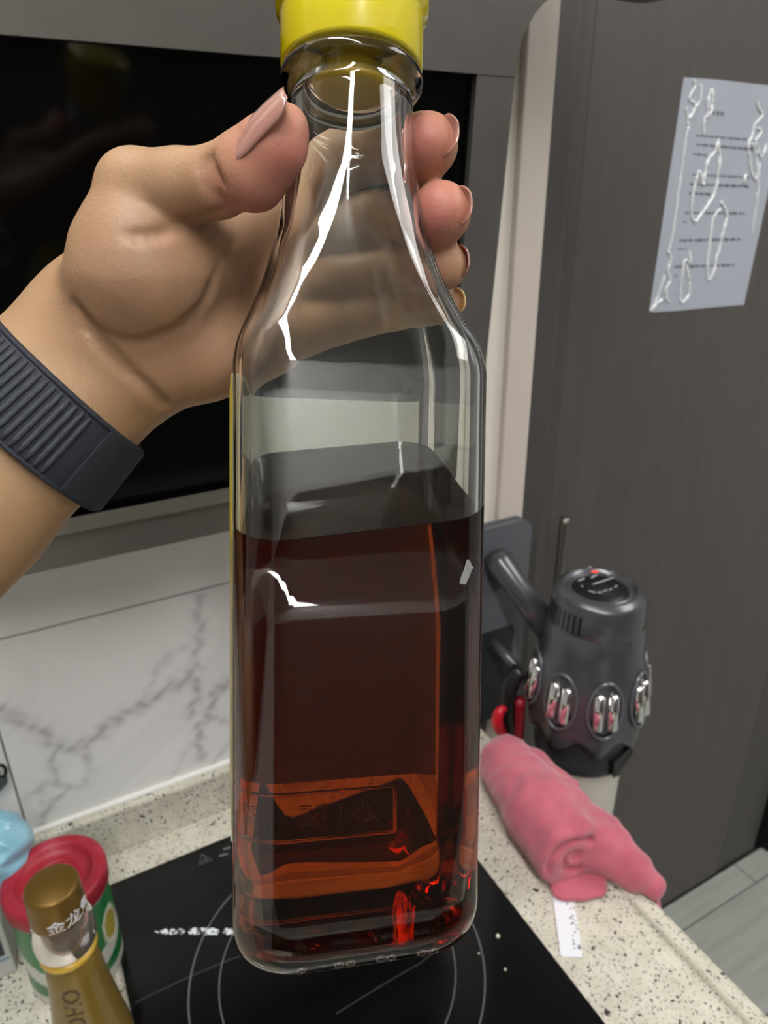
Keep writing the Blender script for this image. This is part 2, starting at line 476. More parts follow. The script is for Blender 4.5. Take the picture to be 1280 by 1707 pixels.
# ------------------------------------------------------------------ ceiling lamp
lamp = empty('ceiling_lamp', (-.22, -.56, 2.5), 'long narrow white tube lamp on the ceiling above the cooktop', 'lamp')
lm = mat('lamp_diffuser', (1, .985, .96, 1), .5, emit=LAMP_L)
box('lamp_frame', (-.31, -1.59, 2.47), (-.13, .47, 2.4995), white_ceiling, lamp, .003)
box('lamp_diffuser', (-.285, -1.57, 2.462), (-.155, .45, 2.4715), lm, lamp)
lamp2 = empty('ceiling_lamp', (1.6, -.35, 2.5), 'wide square panel lamp on the ceiling near the door', 'lamp')
box('lamp_frame', (1.18, -1.12, 2.47), (2.12, .22, 2.4995), white_ceiling, lamp2, .003)
box('lamp_diffuser', (1.20, -1.1, 2.462), (2.10, .20, 2.4715), mat('lamp_diffuser_soft', (1, .985, .96, 1), .5, emit=LAMP_L * .19), lamp2)

# ------------------------------------------------------------------ counter run
ct = empty('countertop', (.0, .2, .78), 'cream speckled stone countertop with raised rim around the black cooktop', 'countertop')
box('slab', (-1.2, -.07, .78), (.3556, YW + .001, ZC), stone, ct, .0004, 1)
box('slab_corner', (.3552, .3018, .78), (.3788, YW + .001, ZC), stone, ct, .001, 1)
box('upstand', (-1.2, YU, ZC - .001), (.3775, YW + .001, .8665), stone, ct, .0025)
# raised drip rim along the free end
V, F = [], []
prof = [(.3553, .779), (.3553, ZC), (.3600, ZC + .0002), (.3616, ZC + .0012), (.3624, ZC + .0050), (.3636, ZC + .0064), (.3650, ZC + .0068), (.3735, ZC + .0068), (.3770, ZC + .0056), (.3788, ZC + .0020), (.3788, .779)]
YS = [-.0705, .1, .275, .29, .302]
for j, y in enumerate(YS):
    for x, z in prof:
        zz = z if j < 3 or z < ZC - .01 else ZC + (z - ZC) * (.6 if j == 3 else 0)
        V.append((x, y, zz))
n = len(prof)
for j in range(len(YS) - 1):
    for i in range(n - 1): F.append((j * n + i, j * n + i + 1, (j + 1) * n + i + 1, (j + 1) * n + i))
F.append(tuple(range(n))); F.append(tuple((len(YS) - 1) * n + i for i in range(n))[::-1])
o = mesh('raised_rim', V, F, stone, ct, False)
tube('caulk_bead', [(-.5, YW - .0068, .8675), (.0, YW - .0068, .8675), (.33, YW - .0068, .8675)], .0028, caulk, wall, 8)
tube('caulk_bead', [(.3355, YW - .002, .865), (.337, .502, .822), (.338, .49, .8212)], .003, caulk, ct, 8)

cab = empty('base_cabinet', (-.4, .2, 0), 'dark kitchen cabinet under the speckled countertop', 'cabinet')
box('body', (-1.18, -.03, .08), (.37, .528, .779), frame_mat, cab)
box('plinth', (-1.18, .02, .0), (.36, .528, .08), gap_mat, cab)
for i in range(3):
    x0 = -1.18 + i * .517
    dr = box('door', (x0 + .002, -.05, .085), (x0 + .513, -.0305, .775), frame_mat, cab, .002)
    tube('handle', [(x0 + .2, -.062, .72), (x0 + .26, -.064, .72), (x0 + .32, -.062, .72)], .005, handle_mat, dr)

# ------------------------------------------------------------------ cooktop
ck = empty('cooktop', (.131, .23, ZC), 'black glass induction cooktop with grey ring markings set in the countertop', 'cooktop')
ZT = ZC + .0028
box('glass_plate', (-.0145, -.03, ZC + .0002), (.2768, .4812, ZT), cook_glass, ck, .0012)
def flat_ring(name, c, r, w, z, m, parent, n=96):
    V, F = [], []
    for k in range(n):
        a = 2 * math.pi * k / n
        for q in (r - w / 2, r + w / 2):
            for zz in (z, z + .00012): V.append((c[0] + q * math.cos(a), c[1] + q * math.sin(a), zz))
    for k in range(n):
        a, b = 4 * k, 4 * ((k + 1) % n)
        F += [(a + 1, a + 3, b + 3, b + 1), (a, b, b + 2, a + 2), (a + 2, b + 2, b + 3, a + 3), (a, a + 1, b + 1, b)]
    return mesh(name, V, F, m, parent)
flat_ring('outer_ring', (.13, .3255), .110, .0011, ZT, ring_print, ck)
flat_ring('inner_ring', (.13, .3255), .0883, .0009, ZT, ring_print, ck)
flat_ring('outer_ring', (.13, .075), .085, .0011, ZT, ring_print, ck)
flat_ring('inner_ring', (.13, .075), .068, .0009, ZT, ring_print, ck)
# hot-surface triangle and the printed lines beside it, near the back edge
def strip(pts, w, name, m, parent, z=ZT, closed=False):
    return tube(name, [(p[0], p[1], z) for p in pts], w / 2, m, parent, 6, closed, False, flat=.15, flat_dir=(0, 0, 1))
A = [at_z(x, y, ZT) for x, y in ((332, 1441), (336, 1424), (353, 1434))]
strip(A, .0009, 'warning_triangle', ring_print, ck, closed=True)
B = [at_z(x, y, ZT) for x, y in ((338, 1437), (342, 1431), (346, 1435))]
strip(B, .0009, 'warning_wave', ring_print, ck)
for p, q in (((365, 1427), (380, 1423)), ((372, 1416), (392, 1410)), ((400, 1412), (430, 1403))):
    strip([at_z(*p, ZT), (at_z(*p, ZT) + at_z(*q, ZT)) / 2, at_z(*q, ZT)], .0022, 'warning_text', ring_print, ck)
strip([at_z(x, y, ZT) for x, y in ((225, 1672), (258, 1655), (320, 1626), (380, 1601), (400, 1594))], .0007, 'scratch', mat('scratch_grey', lin(50, 52, 55), .5), ck)
strip([at_z(x, y, ZT) for x, y in ((560, 1690), (640, 1640), (700, 1606), (745, 1570))], .0007, 'scratch', MATS['scratch_grey'], ck)
# broken pale streak across the left of the plate
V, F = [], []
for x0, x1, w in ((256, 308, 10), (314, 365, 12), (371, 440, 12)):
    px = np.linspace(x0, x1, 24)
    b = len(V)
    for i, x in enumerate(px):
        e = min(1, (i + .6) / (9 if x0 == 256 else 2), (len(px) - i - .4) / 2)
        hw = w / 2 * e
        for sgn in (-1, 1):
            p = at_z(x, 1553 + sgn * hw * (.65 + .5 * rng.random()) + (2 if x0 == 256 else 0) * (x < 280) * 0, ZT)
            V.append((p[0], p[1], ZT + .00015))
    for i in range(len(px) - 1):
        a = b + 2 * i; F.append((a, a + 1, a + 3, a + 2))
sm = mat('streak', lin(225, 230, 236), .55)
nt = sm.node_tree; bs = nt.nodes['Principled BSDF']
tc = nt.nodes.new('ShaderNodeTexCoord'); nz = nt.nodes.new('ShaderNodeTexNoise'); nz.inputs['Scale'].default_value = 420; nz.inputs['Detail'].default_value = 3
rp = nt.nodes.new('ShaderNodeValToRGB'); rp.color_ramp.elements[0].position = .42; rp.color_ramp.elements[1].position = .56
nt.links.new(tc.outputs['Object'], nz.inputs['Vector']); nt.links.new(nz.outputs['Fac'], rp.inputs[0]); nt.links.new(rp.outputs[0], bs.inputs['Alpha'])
mesh('pale_streak', V, F, sm, ck)
crumb_m = mat('crumb', lin(225, 222, 205), .7)
for i, (x, y, r, lb) in enumerate(((830, 1562, .0016, 'pale crumb on the black cooktop, biggest of the three near the rim'),
                                   (842, 1617, .0010, 'tiny pale crumb on the black cooktop, lowest of the three'),
                                   (798, 1590, .0008, 'tiny pale crumb on the cooktop right beside the grey ring'))):
    p = at_z(x, y, ZT)
    bm = bmesh.new(); bmesh.ops.create_icosphere(bm, subdivisions=2, radius=r)
    for v in bm.verts: v.co *= 1 + .25 * math.sin(v.co.x * 4000 + i) ; v.co += Vector((p[0], p[1], ZT + r * .8))
    tag(from_bm('crumb', bm, crumb_m, None, True), lb, 'crumb', 'crumbs on the cooktop')

# ------------------------------------------------------------------ range hood
LEAN = math.radians(5)
HB = np.array([0, .450, 1.1385])
def hp(x, t, o=0.0):
    """point on the leaning hood front: x across, t up the slope, o out towards the room"""
    return np.array([x, HB[1] - math.sin(LEAN) * t - math.cos(LEAN) * o, HB[2] + math.cos(LEAN) * t - math.sin(LEAN) * o])
hood = empty('range_hood', (0, .49, 1.1385), 'steel framed range hood with black glass front on the wall behind the hand', 'range hood')
XR_, XL_, TT = .3255, -.75, .52
GX, GT0, GT1 = .2975, .0255, .2855
def hood_poly(name, pts, o, th, m, bev=0.):
    nrm = np.array([0, -math.cos(LEAN), -math.sin(LEAN)])
    return plate(name, [hp(x, t, o) for x, t in pts], nrm, th, m, hood, bev)
hood_poly('bottom_rail', [(XL_, 0), (XR_, 0), (XR_, GT0), (XL_, GT0)], 0, .02, steel, .0008)
hood_poly('right_stile', [(GX, GT0 + .0003), (XR_, GT0 + .0003), (XR_, GT1), (GX, GT1)], 0, .02, steel, .0008)
flare = [(XR_ + .0005 + .045 * (1 - math.cos(math.radians(q))), GT1 + .006 + .045 * math.sin(math.radians(q))) for q in range(0, 91, 10)]
hood_poly('top_band', [(XL_, GT1 + .0003), (XR_ + .0005, GT1 + .0003)] + flare + [(XR_ + .12, GT1 + .052), (XR_ + .12, TT), (XL_, TT)], 0.0006, .02, steel)
hood_poly('lower_lip', [(XL_, GT0 - .0005), (GX, GT0 - .0005), (GX, GT0 + .006), (XL_, GT0 + .006)], .0035, .0045, steel2, .001)
hood_poly('glass_panel', [(XL_, GT0 - .001), (GX + .001, GT0 - .001), (GX + .001, GT1 + .001), (XL_, GT1 + .001)], -.006, .006, black_glass)
V = [hp(XL_, 0, -.0195), hp(XR_ - .0005, 0, -.0195), hp(XR_ - .0005, TT, -.0195), hp(XL_, TT, -.0195)]
V2 = [(p[0], YW - .0068, p[2]) for p in V]; V2[0] = (V2[0][0], YW - .0068, V2[0][2] - .0); 
mesh('housing', V + V2, [(0, 1, 2, 3), (0, 4, 5, 1), (1, 5, 6, 2), (2, 6, 7, 3), (3, 7, 4, 0), (7, 6, 5, 4)], steel, hood)

# ------------------------------------------------------------------ notice on the door
paper_m = mat('notice_paper', lin(172, 178, 190), .35, coat=.6)
ink = mat('grey_ink', lin(104, 106, 116), .6)
film = mat('crease_glare', lin(245, 248, 250), .12, coat=1.0, spec=1.0)  # white base colour paints the glare along the film's wrinkles
YD = .618
nt_ = empty('notice_sheet', at_y(1190, 320, YD), 'glossy laminated white notice sheet taped to the dark wood door', 'notice')
NO = np.array([.0, 0, 0])
pc = [at_y(x, y, YD - .0008) for x, y in ((1140, 129), (1172, 131), (1200, 133), (1250, 139), (1292, 143))] + [at_y(1292, 260, YD - .0008)] + [at_y(x, y, YD - .0008) for x, y in ((1280, 322), (1240, 508), (1180, 513), (1130, 518), (1082, 521))]
plate('sheet', pc, (0, -1, 0), .0007, paper_m, nt_)
YP = YD - .0009
lines = [((1178, 187), (1206, 190), 8), ((1160, 226), (1260, 234), 4), ((1160, 241), (1256, 249), 5), ((1155, 257), (1178, 259), 4),
         ((1154, 291), (1250, 296), 5), ((1150, 307), (1248, 311), 6), ((1148, 322), (1185, 324), 5), ((1142, 355), (1243, 356), 5), ((1138, 369), (1144, 371), 4),
         ((1132, 401), (1234, 399), 5), ((1130, 415), (1144, 415), 4), ((1124, 445), (1225, 442), 5), ((1124, 459), (1128, 460), 5)]
V, F = [], []
for a, b, w in lines:
    x = a[0]
    while x < b[0]:
        wd = rng.uniform(3, 11); x2 = min(b[0], x + wd)
        ya = a[1] + (b[1] - a[1]) * (x - a[0]) / (b[0] - a[0]); yb = a[1] + (b[1] - a[1]) * (x2 - a[0]) / (b[0] - a[0])
        hw = w / 2 * rng.uniform(.55, 1)
        i = len(V)
        V += [at_y(x, ya - hw, YP), at_y(x2, yb - hw, YP), at_y(x2, yb + hw, YP), at_y(x, ya + hw, YP)]
        F.append((i + 3, i + 2, i + 1, i)); x = x2 + rng.uniform(.6, 2.5)
tag(mesh('printed_text', V, F, ink, nt_), kind='stuff')
Z8 = lambda x, y: (1040 + x / 3.7125, 100 + y / 3.7125)
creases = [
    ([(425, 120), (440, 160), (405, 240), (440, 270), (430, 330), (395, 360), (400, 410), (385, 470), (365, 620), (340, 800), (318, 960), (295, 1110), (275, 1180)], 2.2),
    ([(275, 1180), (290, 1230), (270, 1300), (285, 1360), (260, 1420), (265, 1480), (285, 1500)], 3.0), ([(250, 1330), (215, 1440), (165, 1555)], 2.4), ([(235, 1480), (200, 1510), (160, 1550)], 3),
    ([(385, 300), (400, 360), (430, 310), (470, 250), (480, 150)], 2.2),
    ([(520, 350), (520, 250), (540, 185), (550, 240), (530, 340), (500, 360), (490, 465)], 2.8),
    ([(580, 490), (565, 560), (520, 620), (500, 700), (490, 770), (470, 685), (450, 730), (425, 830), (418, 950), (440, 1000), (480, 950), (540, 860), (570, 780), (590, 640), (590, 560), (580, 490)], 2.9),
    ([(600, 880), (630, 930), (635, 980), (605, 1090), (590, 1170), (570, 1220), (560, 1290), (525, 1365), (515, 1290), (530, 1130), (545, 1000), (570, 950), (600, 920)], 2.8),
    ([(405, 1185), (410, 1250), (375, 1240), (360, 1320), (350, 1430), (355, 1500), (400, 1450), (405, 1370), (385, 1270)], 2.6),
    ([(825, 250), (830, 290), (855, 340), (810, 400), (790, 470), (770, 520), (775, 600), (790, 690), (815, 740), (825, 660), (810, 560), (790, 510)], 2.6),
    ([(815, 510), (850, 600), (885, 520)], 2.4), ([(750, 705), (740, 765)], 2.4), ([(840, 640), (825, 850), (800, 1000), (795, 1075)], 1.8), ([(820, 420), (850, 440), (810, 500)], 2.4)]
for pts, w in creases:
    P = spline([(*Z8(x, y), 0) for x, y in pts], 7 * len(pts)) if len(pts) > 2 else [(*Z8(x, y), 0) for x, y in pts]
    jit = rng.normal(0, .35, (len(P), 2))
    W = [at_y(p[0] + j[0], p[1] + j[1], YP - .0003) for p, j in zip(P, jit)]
    tube('crease_glare', W, [w * .00072 * rng.uniform(.5, 1.3) for _ in W], film, nt_, 6, flat=.8)

# ------------------------------------------------------------------ cordless vacuum on its wall dock
gun = mat('gunmetal_plastic', lin(84, 86, 90), .30, .5, coat=.3)
gun_d = mat('dark_plastic', lin(44, 46, 50), .4)
blk = mat('black_plastic', lin(18, 18, 20), .35)
chrome = mat('chrome', (.85, .84, .84, 1), .06, 1.0)
redp = mat('red_plastic', lin(190, 24, 40), .3)
white_bin = mat('pale_dust_bin', lin(206, 200, 188), .3, coat=.3)
icon = mat('icon_print', lin(190, 192, 196), .5)
redled = mat('red_led', (1, .05, .03, 1), .4, emit=1.2)

dock = empty('wall_dock', (.418, .52, .93), 'dark grey wall dock plate on the cream wall, holding the cordless vacuum', 'wall dock')
def rrect(x0, x1, z0, z1, r, y, n=6):
    out = []
    for cx, cz, a in ((x1 - r, z1 - r, 0), (x0 + r, z1 - r, 90), (x0 + r, z0 + r, 180), (x1 - r, z0 + r, 270)):
        for i in range(n + 1):
            t = math.radians(a + 90 * i / n); out.append((cx + r * math.cos(t), y, cz + r * math.sin(t)))
    return out
pl = plate('back_plate', rrect(.372, .4445, .808, 1.047, .012, .512), (0, -1, 0), .0135, mat('dock_grey', lin(92, 95, 100), .38, coat=.2), dock, .003)
plate('lower_panel', rrect(.370, .432, .806, .925, .006, .5115), (0, -1, 0), .004, gun_d, dock, .001)
VX, VY = .452, .415
vac = empty('cordless_vacuum', (VX, VY, .45), 'grey cordless vacuum with chrome cyclones and white dust bin beside the door', 'vacuum cleaner')
lathe('arm_socket', [(0, 0), (.0155, 0), (.017, .004), (.0145, .012), (.0125, .016), (0, .016)], at_y(834, 942, .515), (0, -1, 0), gun, dock)
p0 = at_y(832, 938, .500); p1 = np.array([VX - .018, VY + .035, .945])
tube('arm', [p0 + (0, .008, .004), p0, p0 * .6 + p1 * .4, p1], [.0125, .0135, .0125, .0155], gun, vac, 18)
q0 = at_y(822, 1072, .508); q1 = at_y(862, 1112, .470)
tube('lower_arm', [q0, q0 * .5 + q1 * .5, q1], [.0072, .0052, .0055], gun, dock, 12)
def zv(y): return 1.025 - (y - 962) * .000724
body_p = [(0, 1.012), (.026, 1.012), (.0275, 1.0145), (.0295, 1.0145), (.031, 1.012), (.0325, 1.012), (.0335, 1.016), (.0345, 1.0165), (.0365, 1.0145), (.0405, 1.013), (.0425, 1.010), (.0435, 1.004), (.0447, .990), (.0453, .9825), (.0450, .9817), (.0456, .9809), (.0475, .962), (.0500, .945), (.0525, .932)]
lathe('motor_housing', body_p, (VX, VY, 0), (0, 0, 1), gun, vac, 64)
NWIN = 8
rim_m = mat('window_rim', lin(104, 106, 112), .28, .5, coat=.3)
TH0 = math.atan2(-VY, -VX)                     # facing the camera
PH = TH0 + .36
def scallop(r, h, t):
    w = math.cos((t - PH) * NWIN)
    e = max(0, (.94 - h)) / .08
    return r * (1 + .03 * e * w), h - .010 * max(0, e - .7) * w * 2
sk = [(.0525, .9325), (.0540, .924), (.0553, .908), (.0560, .892), (.0560, .880), (.0555, .870), (.0545, .862), (.0495, .862), (.0490, .90)]
lathe('cyclone_skirt', sk, (VX, VY, 0), (0, 0, 1), gun, vac, 144, u=(1, 0, 0), rmod=scallop)
for k in range(NWIN):
    t = PH + 2 * math.pi * k / NWIN
    er = np.array([math.cos(t), math.sin(t), 0]); et = np.array([-math.sin(t), math.cos(t), 0]); ez = np.array([0, 0, 1.])
    c0 = np.array([VX, VY, .9115]) + er * .0555
    tilt = ez * .992 - er * .11
    n_out = er * .992 + ez * .11
    ring = [c0 + et * .0165 * math.cos(a) + tilt * .0285 * math.sin(a) * (1 if math.sin(a) < 0 else 1.08) - er * (.0165 * math.cos(a)) ** 2 / .105 for a in np.linspace(0, 2 * math.pi, 40, endpoint=False)]
    tube('window_rim', ring, .0018, rim_m, vac, 8, True)
    plate('window_recess', [p - er * .0008 for p in ring], n_out, .001, blk, vac)
    for off in (-.0066, .0066):
        a0 = c0 + et * off - tilt * .0165 * (1 if off else 1.25) + er * .0003; a1 = c0 + et * off + tilt * .0175 * (1 if off else 1.15) - er * .0003
        tube('cyclone_cone', [a0 - tilt * .003, a0, a1, a1 + tilt * .0025], [.0025, .0058, .0050, .0018], chrome, vac, 14)
# top dial
dial = lathe('display_dial', [(0, 1.0135), (.0255, 1.0135), (.026, 1.0128), (.026, 1.0115)], (VX, VY, 0), (0, 0, 1), blk, vac, 48)
def on_top(x, y): return at_z(x, y, 1.0139)
for (a, b, w) in (((957, 955), (966, 951), 3), ((964, 968), (974, 964), 3), ((985, 963), (995, 958), 3), ((1004, 955), (1012, 951), 3), ((988, 974), (1022, 963), 3), ((980, 984), (992, 988), 2.4), ((996, 988), (1004, 987), 2.4), ((1006, 985), (1012, 983), 2.4), ((1015, 983), (1020, 981), 2.4), ((1024, 979), (1029, 976), 2.4), ((967, 976), (972, 978), 2.4), ((980, 947), (986, 944), 2.4), ((1018, 951), (1024, 953), 2)):
    A_, B_ = on_top(*a), on_top(*b)
    tube('dial_icon', [A_, (A_ + B_) / 2, B_], w * .00028, icon, dial, 6, flat=.3, flat_dir=(0, 0, 1))
pd = on_top(991, 952)
lathe('dial_light', [(0, .0006), (.0032, .0005), (.0036, 0)], pd - np.array([0, 0, .0003]), (0, 0, 1), redled, dial, 20)
# vent slots on the upper left of the housing
for k in range(9):
    t = TH0 - .30 - .13 * k
    er = np.array([math.cos(t), math.sin(t), 0]); et = np.array([-math.sin(t), math.cos(t), 0])
    z0, z1 = .984, 1.003
    P = [np.array([VX, VY, 0]) + er * (.0453 if z == z0 else .0440) + et * s + np.array([0, 0, z]) for z, s in ((z0, -.0012), (z0, .0012), (z1, .0012), (z1, -.0012))]
    plate('vent_slot', P, er, .001, blk, vac)
lathe('bin_collar', [(.0495, .864), (.0490, .855), (.0470, .842), (.0485, .838), (.0485, .828), (.0470, .824), (.0440, .823)], (VX, VY, 0), (0, 0, 1), gun_d, vac, 64)
lathe('dust_bin', [(.0442, .8245), (.0435, .77), (.0415, .62), (.040, .47), (.036, .455), (0, .455)], (VX, VY, 0), (0, 0, 1), white_bin, vac, 64)
t = TH0 + .95
er = np.array([math.cos(t), math.sin(t), 0]); et = np.array([-math.sin(t), math.cos(t), 0])
c0 = np.array([VX, VY, .020]) + er * .0500
plate('bin_latch', [c0 + et * s + np.array([0, 0, z]) + er * o for s, z, o in ((-.012, .826, .002), (.012, .832, .002), (.013, .824, .003), (-.004, .806, .003), (-.012, .808, .003))], er, .006, blk, vac, .001)
# grip loop and red trigger between dock and housing
lp = [at_y(x, y, .455) for x, y in ((868, 1115), (852, 1140), (846, 1175), (850, 1215), (858, 1265), (862, 1310))]
tube('grip_loop', spline(lp, 18), .0085, blk, vac, 12)
lp2 = [at_y(x, y, .448) for x, y in ((866, 1165), (865, 1200), (862, 1240), (858, 1290))]
tube('red_grip_inlay', spline(lp2, 12), .0062, mat('dark_red_plastic', lin(130, 18, 32), .35), vac, 10)
tg = [at_y(x, y, .452) for x, y in ((843, 1178), (832, 1188), (829, 1205), (836, 1222), (852, 1238))]
tube('trigger', spline(tg, 14), [.0035 + .0028 * math.sin(math.pi * i / 13) for i in range(14)], redp, vac, 12)

# ------------------------------------------------------------------ towel
def towel():
    tw = mat('pink_microfibre', lin(196, 106, 120), .95, 0, .1, sheen=.35, noise=(45, lin(178, 90, 106), (1, 1, 1), .3, .7), bump=(700, .0006))
    fl = Field((.27, .20, .74), (.44, .50, .90), .0014)
    P = lambda x, y, z: at_z(x, y, z)
    a = np.array([.350, .408, .8490]); b = np.array([.338, .345, .8530]); c = np.array([.3275, .262, .8525])
    fl.add(a, b, .0275, .0328, .006); fl.add(b, c, .0325, .0320, .006)
    d = (c - b) / np.linalg.norm(c - b); e0 = np.array([.3315, .293, .8525])
    sl, g = fl.sub(fl.lo, fl.lo + fl.h * (fl.n - 1))
    pd_ = ((g[0] - e0[0]) * d[0] + (g[1] - e0[1]) * d[1] + (g[2] - e0[2]) * d[2]).astype(np.float32)
    k = .008; v = fl.V[sl]; hh = np.clip(.5 + .5 * (pd_ - v) / k, 0, 1); fl.V[sl] = v + (pd_ - v) * hh + k * hh * (1 - hh)
    u = np.array([-d[1], d[0], 0]); u = u if u[0] > 0 else -u
    spi = [e0 + u * (.0015 + .0245 * q) * math.cos(-.6 + q * 10.2) + np.array([0, 0, 1.]) * (.0015 + .0235 * q) * math.sin(-.6 + q * 10.2) - d * .001 for q in np.linspace(0, 1, 60)]
    fl.groove(spi, .0024, .0025)
    fl.add((.356, .345, .851), (.366, .300, .846), .0250, .0215, .012); fl.add((.366, .300, .846), (.375, .270, .8395), .0215, .0160, .010); fl.add((.375, .270, .8395), (.381, .255, .8340), .0160, .0110, .006)
    fl.add((.384, .256, .829), (.386, .248, .80), .0070, .005, .006)          # corner hanging over the edge
    fl.add((.372, .392, .855), (.391, .362, .842), .012, .006, .010); fl.add((.391, .362, .842), (.394, .35, .80), .006, .005, .006)
    fl.add((.322, .292, .8245), (.345, .281, .8250), .0125, .0105, .006, scale=(1, 1, 2.6))
    # keep it on the counter
    sl, gr = fl.sub(fl.lo, fl.lo + fl.h * (fl.n - 1))
    inside = gr[0] < .3805
    fl.V[sl] = np.where(inside, np.maximum(fl.V[sl], (ZC + .0072 * (gr[0] > .3610) * (gr[1] < .303) + .0004) - gr[2]), fl.V[sl])
    n3 = .0011 * (np.sin(gr[0] * 210 + 2 * np.sin(gr[1] * 130)) * np.sin(gr[1] * 170 + gr[2] * 150))
    fl.V[sl] = fl.V[sl] + n3.astype(np.float32)
    V, F = fl.mesh(); V = relax(V, F, 3)
    o = fast_mesh('towel', V, F, tw)
    tag(o, 'rolled pink microfibre towel lying on the end of the countertop', 'towel')
towel()

# ------------------------------------------------------------------ white strip under the towel
wst = mat('white_strip', lin(236, 238, 244), .25, coat=.5)
st_ = empty('plastic_strip', at_z(945, 1540, ZC), 'flat white strip with a notched edge poking out from under the pink towel', 'strip')
edge = [(917, 1462), (934, 1591), (938, 1594), (972, 1595)]
ser = []
for i in range(17):
    y = 1595 - 8 * i; x = 972 - (1595 - y) * .155
    ser += [(x, y), (x - 2.2, y - 4)]
pts = edge + ser[1:]
plate('blade', [at_z(x, y, ZC + .0016) for x, y in pts], (0, 0, 1), .0013, wst, st_)
spk = mat('strip_speckle', lin(120, 120, 124), .5)
V, F = [], []
for i in range(38):
    y = rng.uniform(1490, 1585); x = 972 - (1595 - y) * .155 - abs(rng.normal(0, 5)) - 2; s = rng.uniform(.6, 1.8)
    b = len(V); V += [at_z(x + dx * s, y + dy * s, ZC + .00165) for dx, dy in ((-1, -1), (1, -1), (1, 1), (-1, 1))]; F.append((b + 3, b + 2, b + 1, b))
mesh('speckle_print', V, F, spk, st_)

# ------------------------------------------------------------------ green tin with red lid
red_lid = mat('red_lid', lin(160, 28, 48), .45, noise=(60, lin(180, 66, 84), (1, 1, 1), .5, .8))
tin_c = np.array([-.043, .425, 0]); R_ = .0345; ZL = .916
tin_m = mat('tin_print', lin(24, 120, 52), .35, coat=.3)
def tin_print():
    nt = tin_m.node_tree; b = nt.nodes['Principled BSDF']; L = nt.links
    a = attr_color(tin_m); L.new(a.outputs['Color'], b.inputs['Base Color'])
tin_print()
tin = empty('tin_can', (tin_c[0], tin_c[1], ZC), 'green tin with a red plastic lid standing behind the small oil bottle', 'tin can')
nA, nZ = 96, 48
V, F, C_ = [], [], []
toc = math.atan2(-tin_c[1], -tin_c[0])
for j in range(nZ + 1):
    z = ZC + .0004 + (ZL - .012 - ZC) * j / nZ
    for k in range(nA):
        t = 2 * math.pi * k / nA
        V.append((tin_c[0] + R_ * .955 * math.cos(t), tin_c[1] + R_ * .955 * math.sin(t), z))
        h = (z - ZC) / (ZL - ZC); dt = (t - toc + math.pi) % (2 * math.pi) - math.pi
        col = lin(28, 122, 58)
        if h > .80: col = lin(120, 122, 116)
        edge = .42 - .10 * math.cos(dt * 1.5)
        if h < edge: col = lin(206, 208, 200)
        if h < edge - .16: col = lin(30, 112, 56)
        if h < .10: col = lin(196, 196, 188)
        if .62 < dt < 1.25 and .30 < h < .66:
            e = ((dt - .93) / .30) ** 2 + ((h - .48) / .17) ** 2
            if e < 1: col = lin(176, 160, 60) if e < .6 else lin(226, 224, 208)
        C_.append(col[:3])
for j in range(nZ):
    for k in range(nA):
        F.append((j * nA + k, j * nA + (k + 1) % nA, (j + 1) * nA + (k + 1) % nA, (j + 1) * nA + k))
F.append(tuple(range(nA))[::-1]); F.append(tuple(nZ * nA + k for k in range(nA)))
o = mesh('body', V, F, tin_m, tin, True)
ca = o.data.color_attributes.new('Col', 'FLOAT_COLOR', 'POINT'); ca.data.foreach_set('color', np.concatenate([np.array(C_), np.ones((len(C_), 1))], 1).astype(np.float32).ravel())
lathe('lid', [(.0, ZL - .006), (.0205, ZL - .006), (.0225, ZL - .0052), (.0245, ZL - .004), (.0255, ZL - .001), (.027, ZL), (.0325, ZL), (.0345, ZL - .0012), (.0352, ZL - .004), (.0352, ZL - .0135), (.0345, ZL - .0145), (.0330, ZL - .0145), (.0330, ZL - .011), (0, ZL - .011)], (tin_c[0], tin_c[1], 0), (0, 0, 1), red_lid, tin, 64)
lathe('lid_step', [(.0145, ZL - .0062), (.0150, ZL - .0052), (.0165, ZL - .0048), (.0172, ZL - .0062)], (tin_c[0], tin_c[1], 0), (0, 0, 1), red_lid, tin, 48)

# ------------------------------------------------------------------ small oil bottle with gold cap
gold = mat('gold_cap', lin(122, 94, 40), .38, .55)
clear = mat('clear_glass', (.95, .96, .94, 1), .0, trans=1., ior=1.48)
amber_pl = mat('golden_oil_body', lin(120, 98, 40), .28, coat=.25)
seal = mat('yellow_seal', lin(206, 168, 60), .3, coat=.4)
white_ink = mat('white_ink', lin(225, 225, 228), .5)
gb = np.array([-.037, .338, 0])
oil = empty('oil_bottle', (gb[0], gb[1], ZC), 'small golden oil bottle with a gold cap in front of the green tin', 'bottle')
capo = lathe('cap', [(0, .9975), (.0132, .9975), (.0142, .997), (.0148, .9955), (.0149, .988), (.0152, .985), (.0155, .976), (.0152, .9745), (0, .9745)], (gb[0], gb[1], 0), (0, 0, 1), gold, oil, 64)
lathe('neck', [(.0140, .9743), (.0150, .9725), (.0170, .966), (.0176, .959), (.0172, .952), (.0155, .9475), (.0143, .9465)], (gb[0], gb[1], 0), (0, 0, 1), mat('clear_neck', lin(168, 154, 140), .08, trans=.75, ior=1.3), oil, 64)
lathe('neck_core', [(0, .9735), (.0125, .9735), (.0128, .9475), (0, .947)], (gb[0], gb[1], 0), (0, 0, 1), mat('neck_core', lin(92, 78, 62), .3), oil, 32)
lathe('seal_ring', [(.0138, .9478), (.0160, .9472), (.0165, .9445), (.0155, .942), (.0138, .9415)], (gb[0], gb[1], 0), (0, 0, 1), seal, oil, 64)
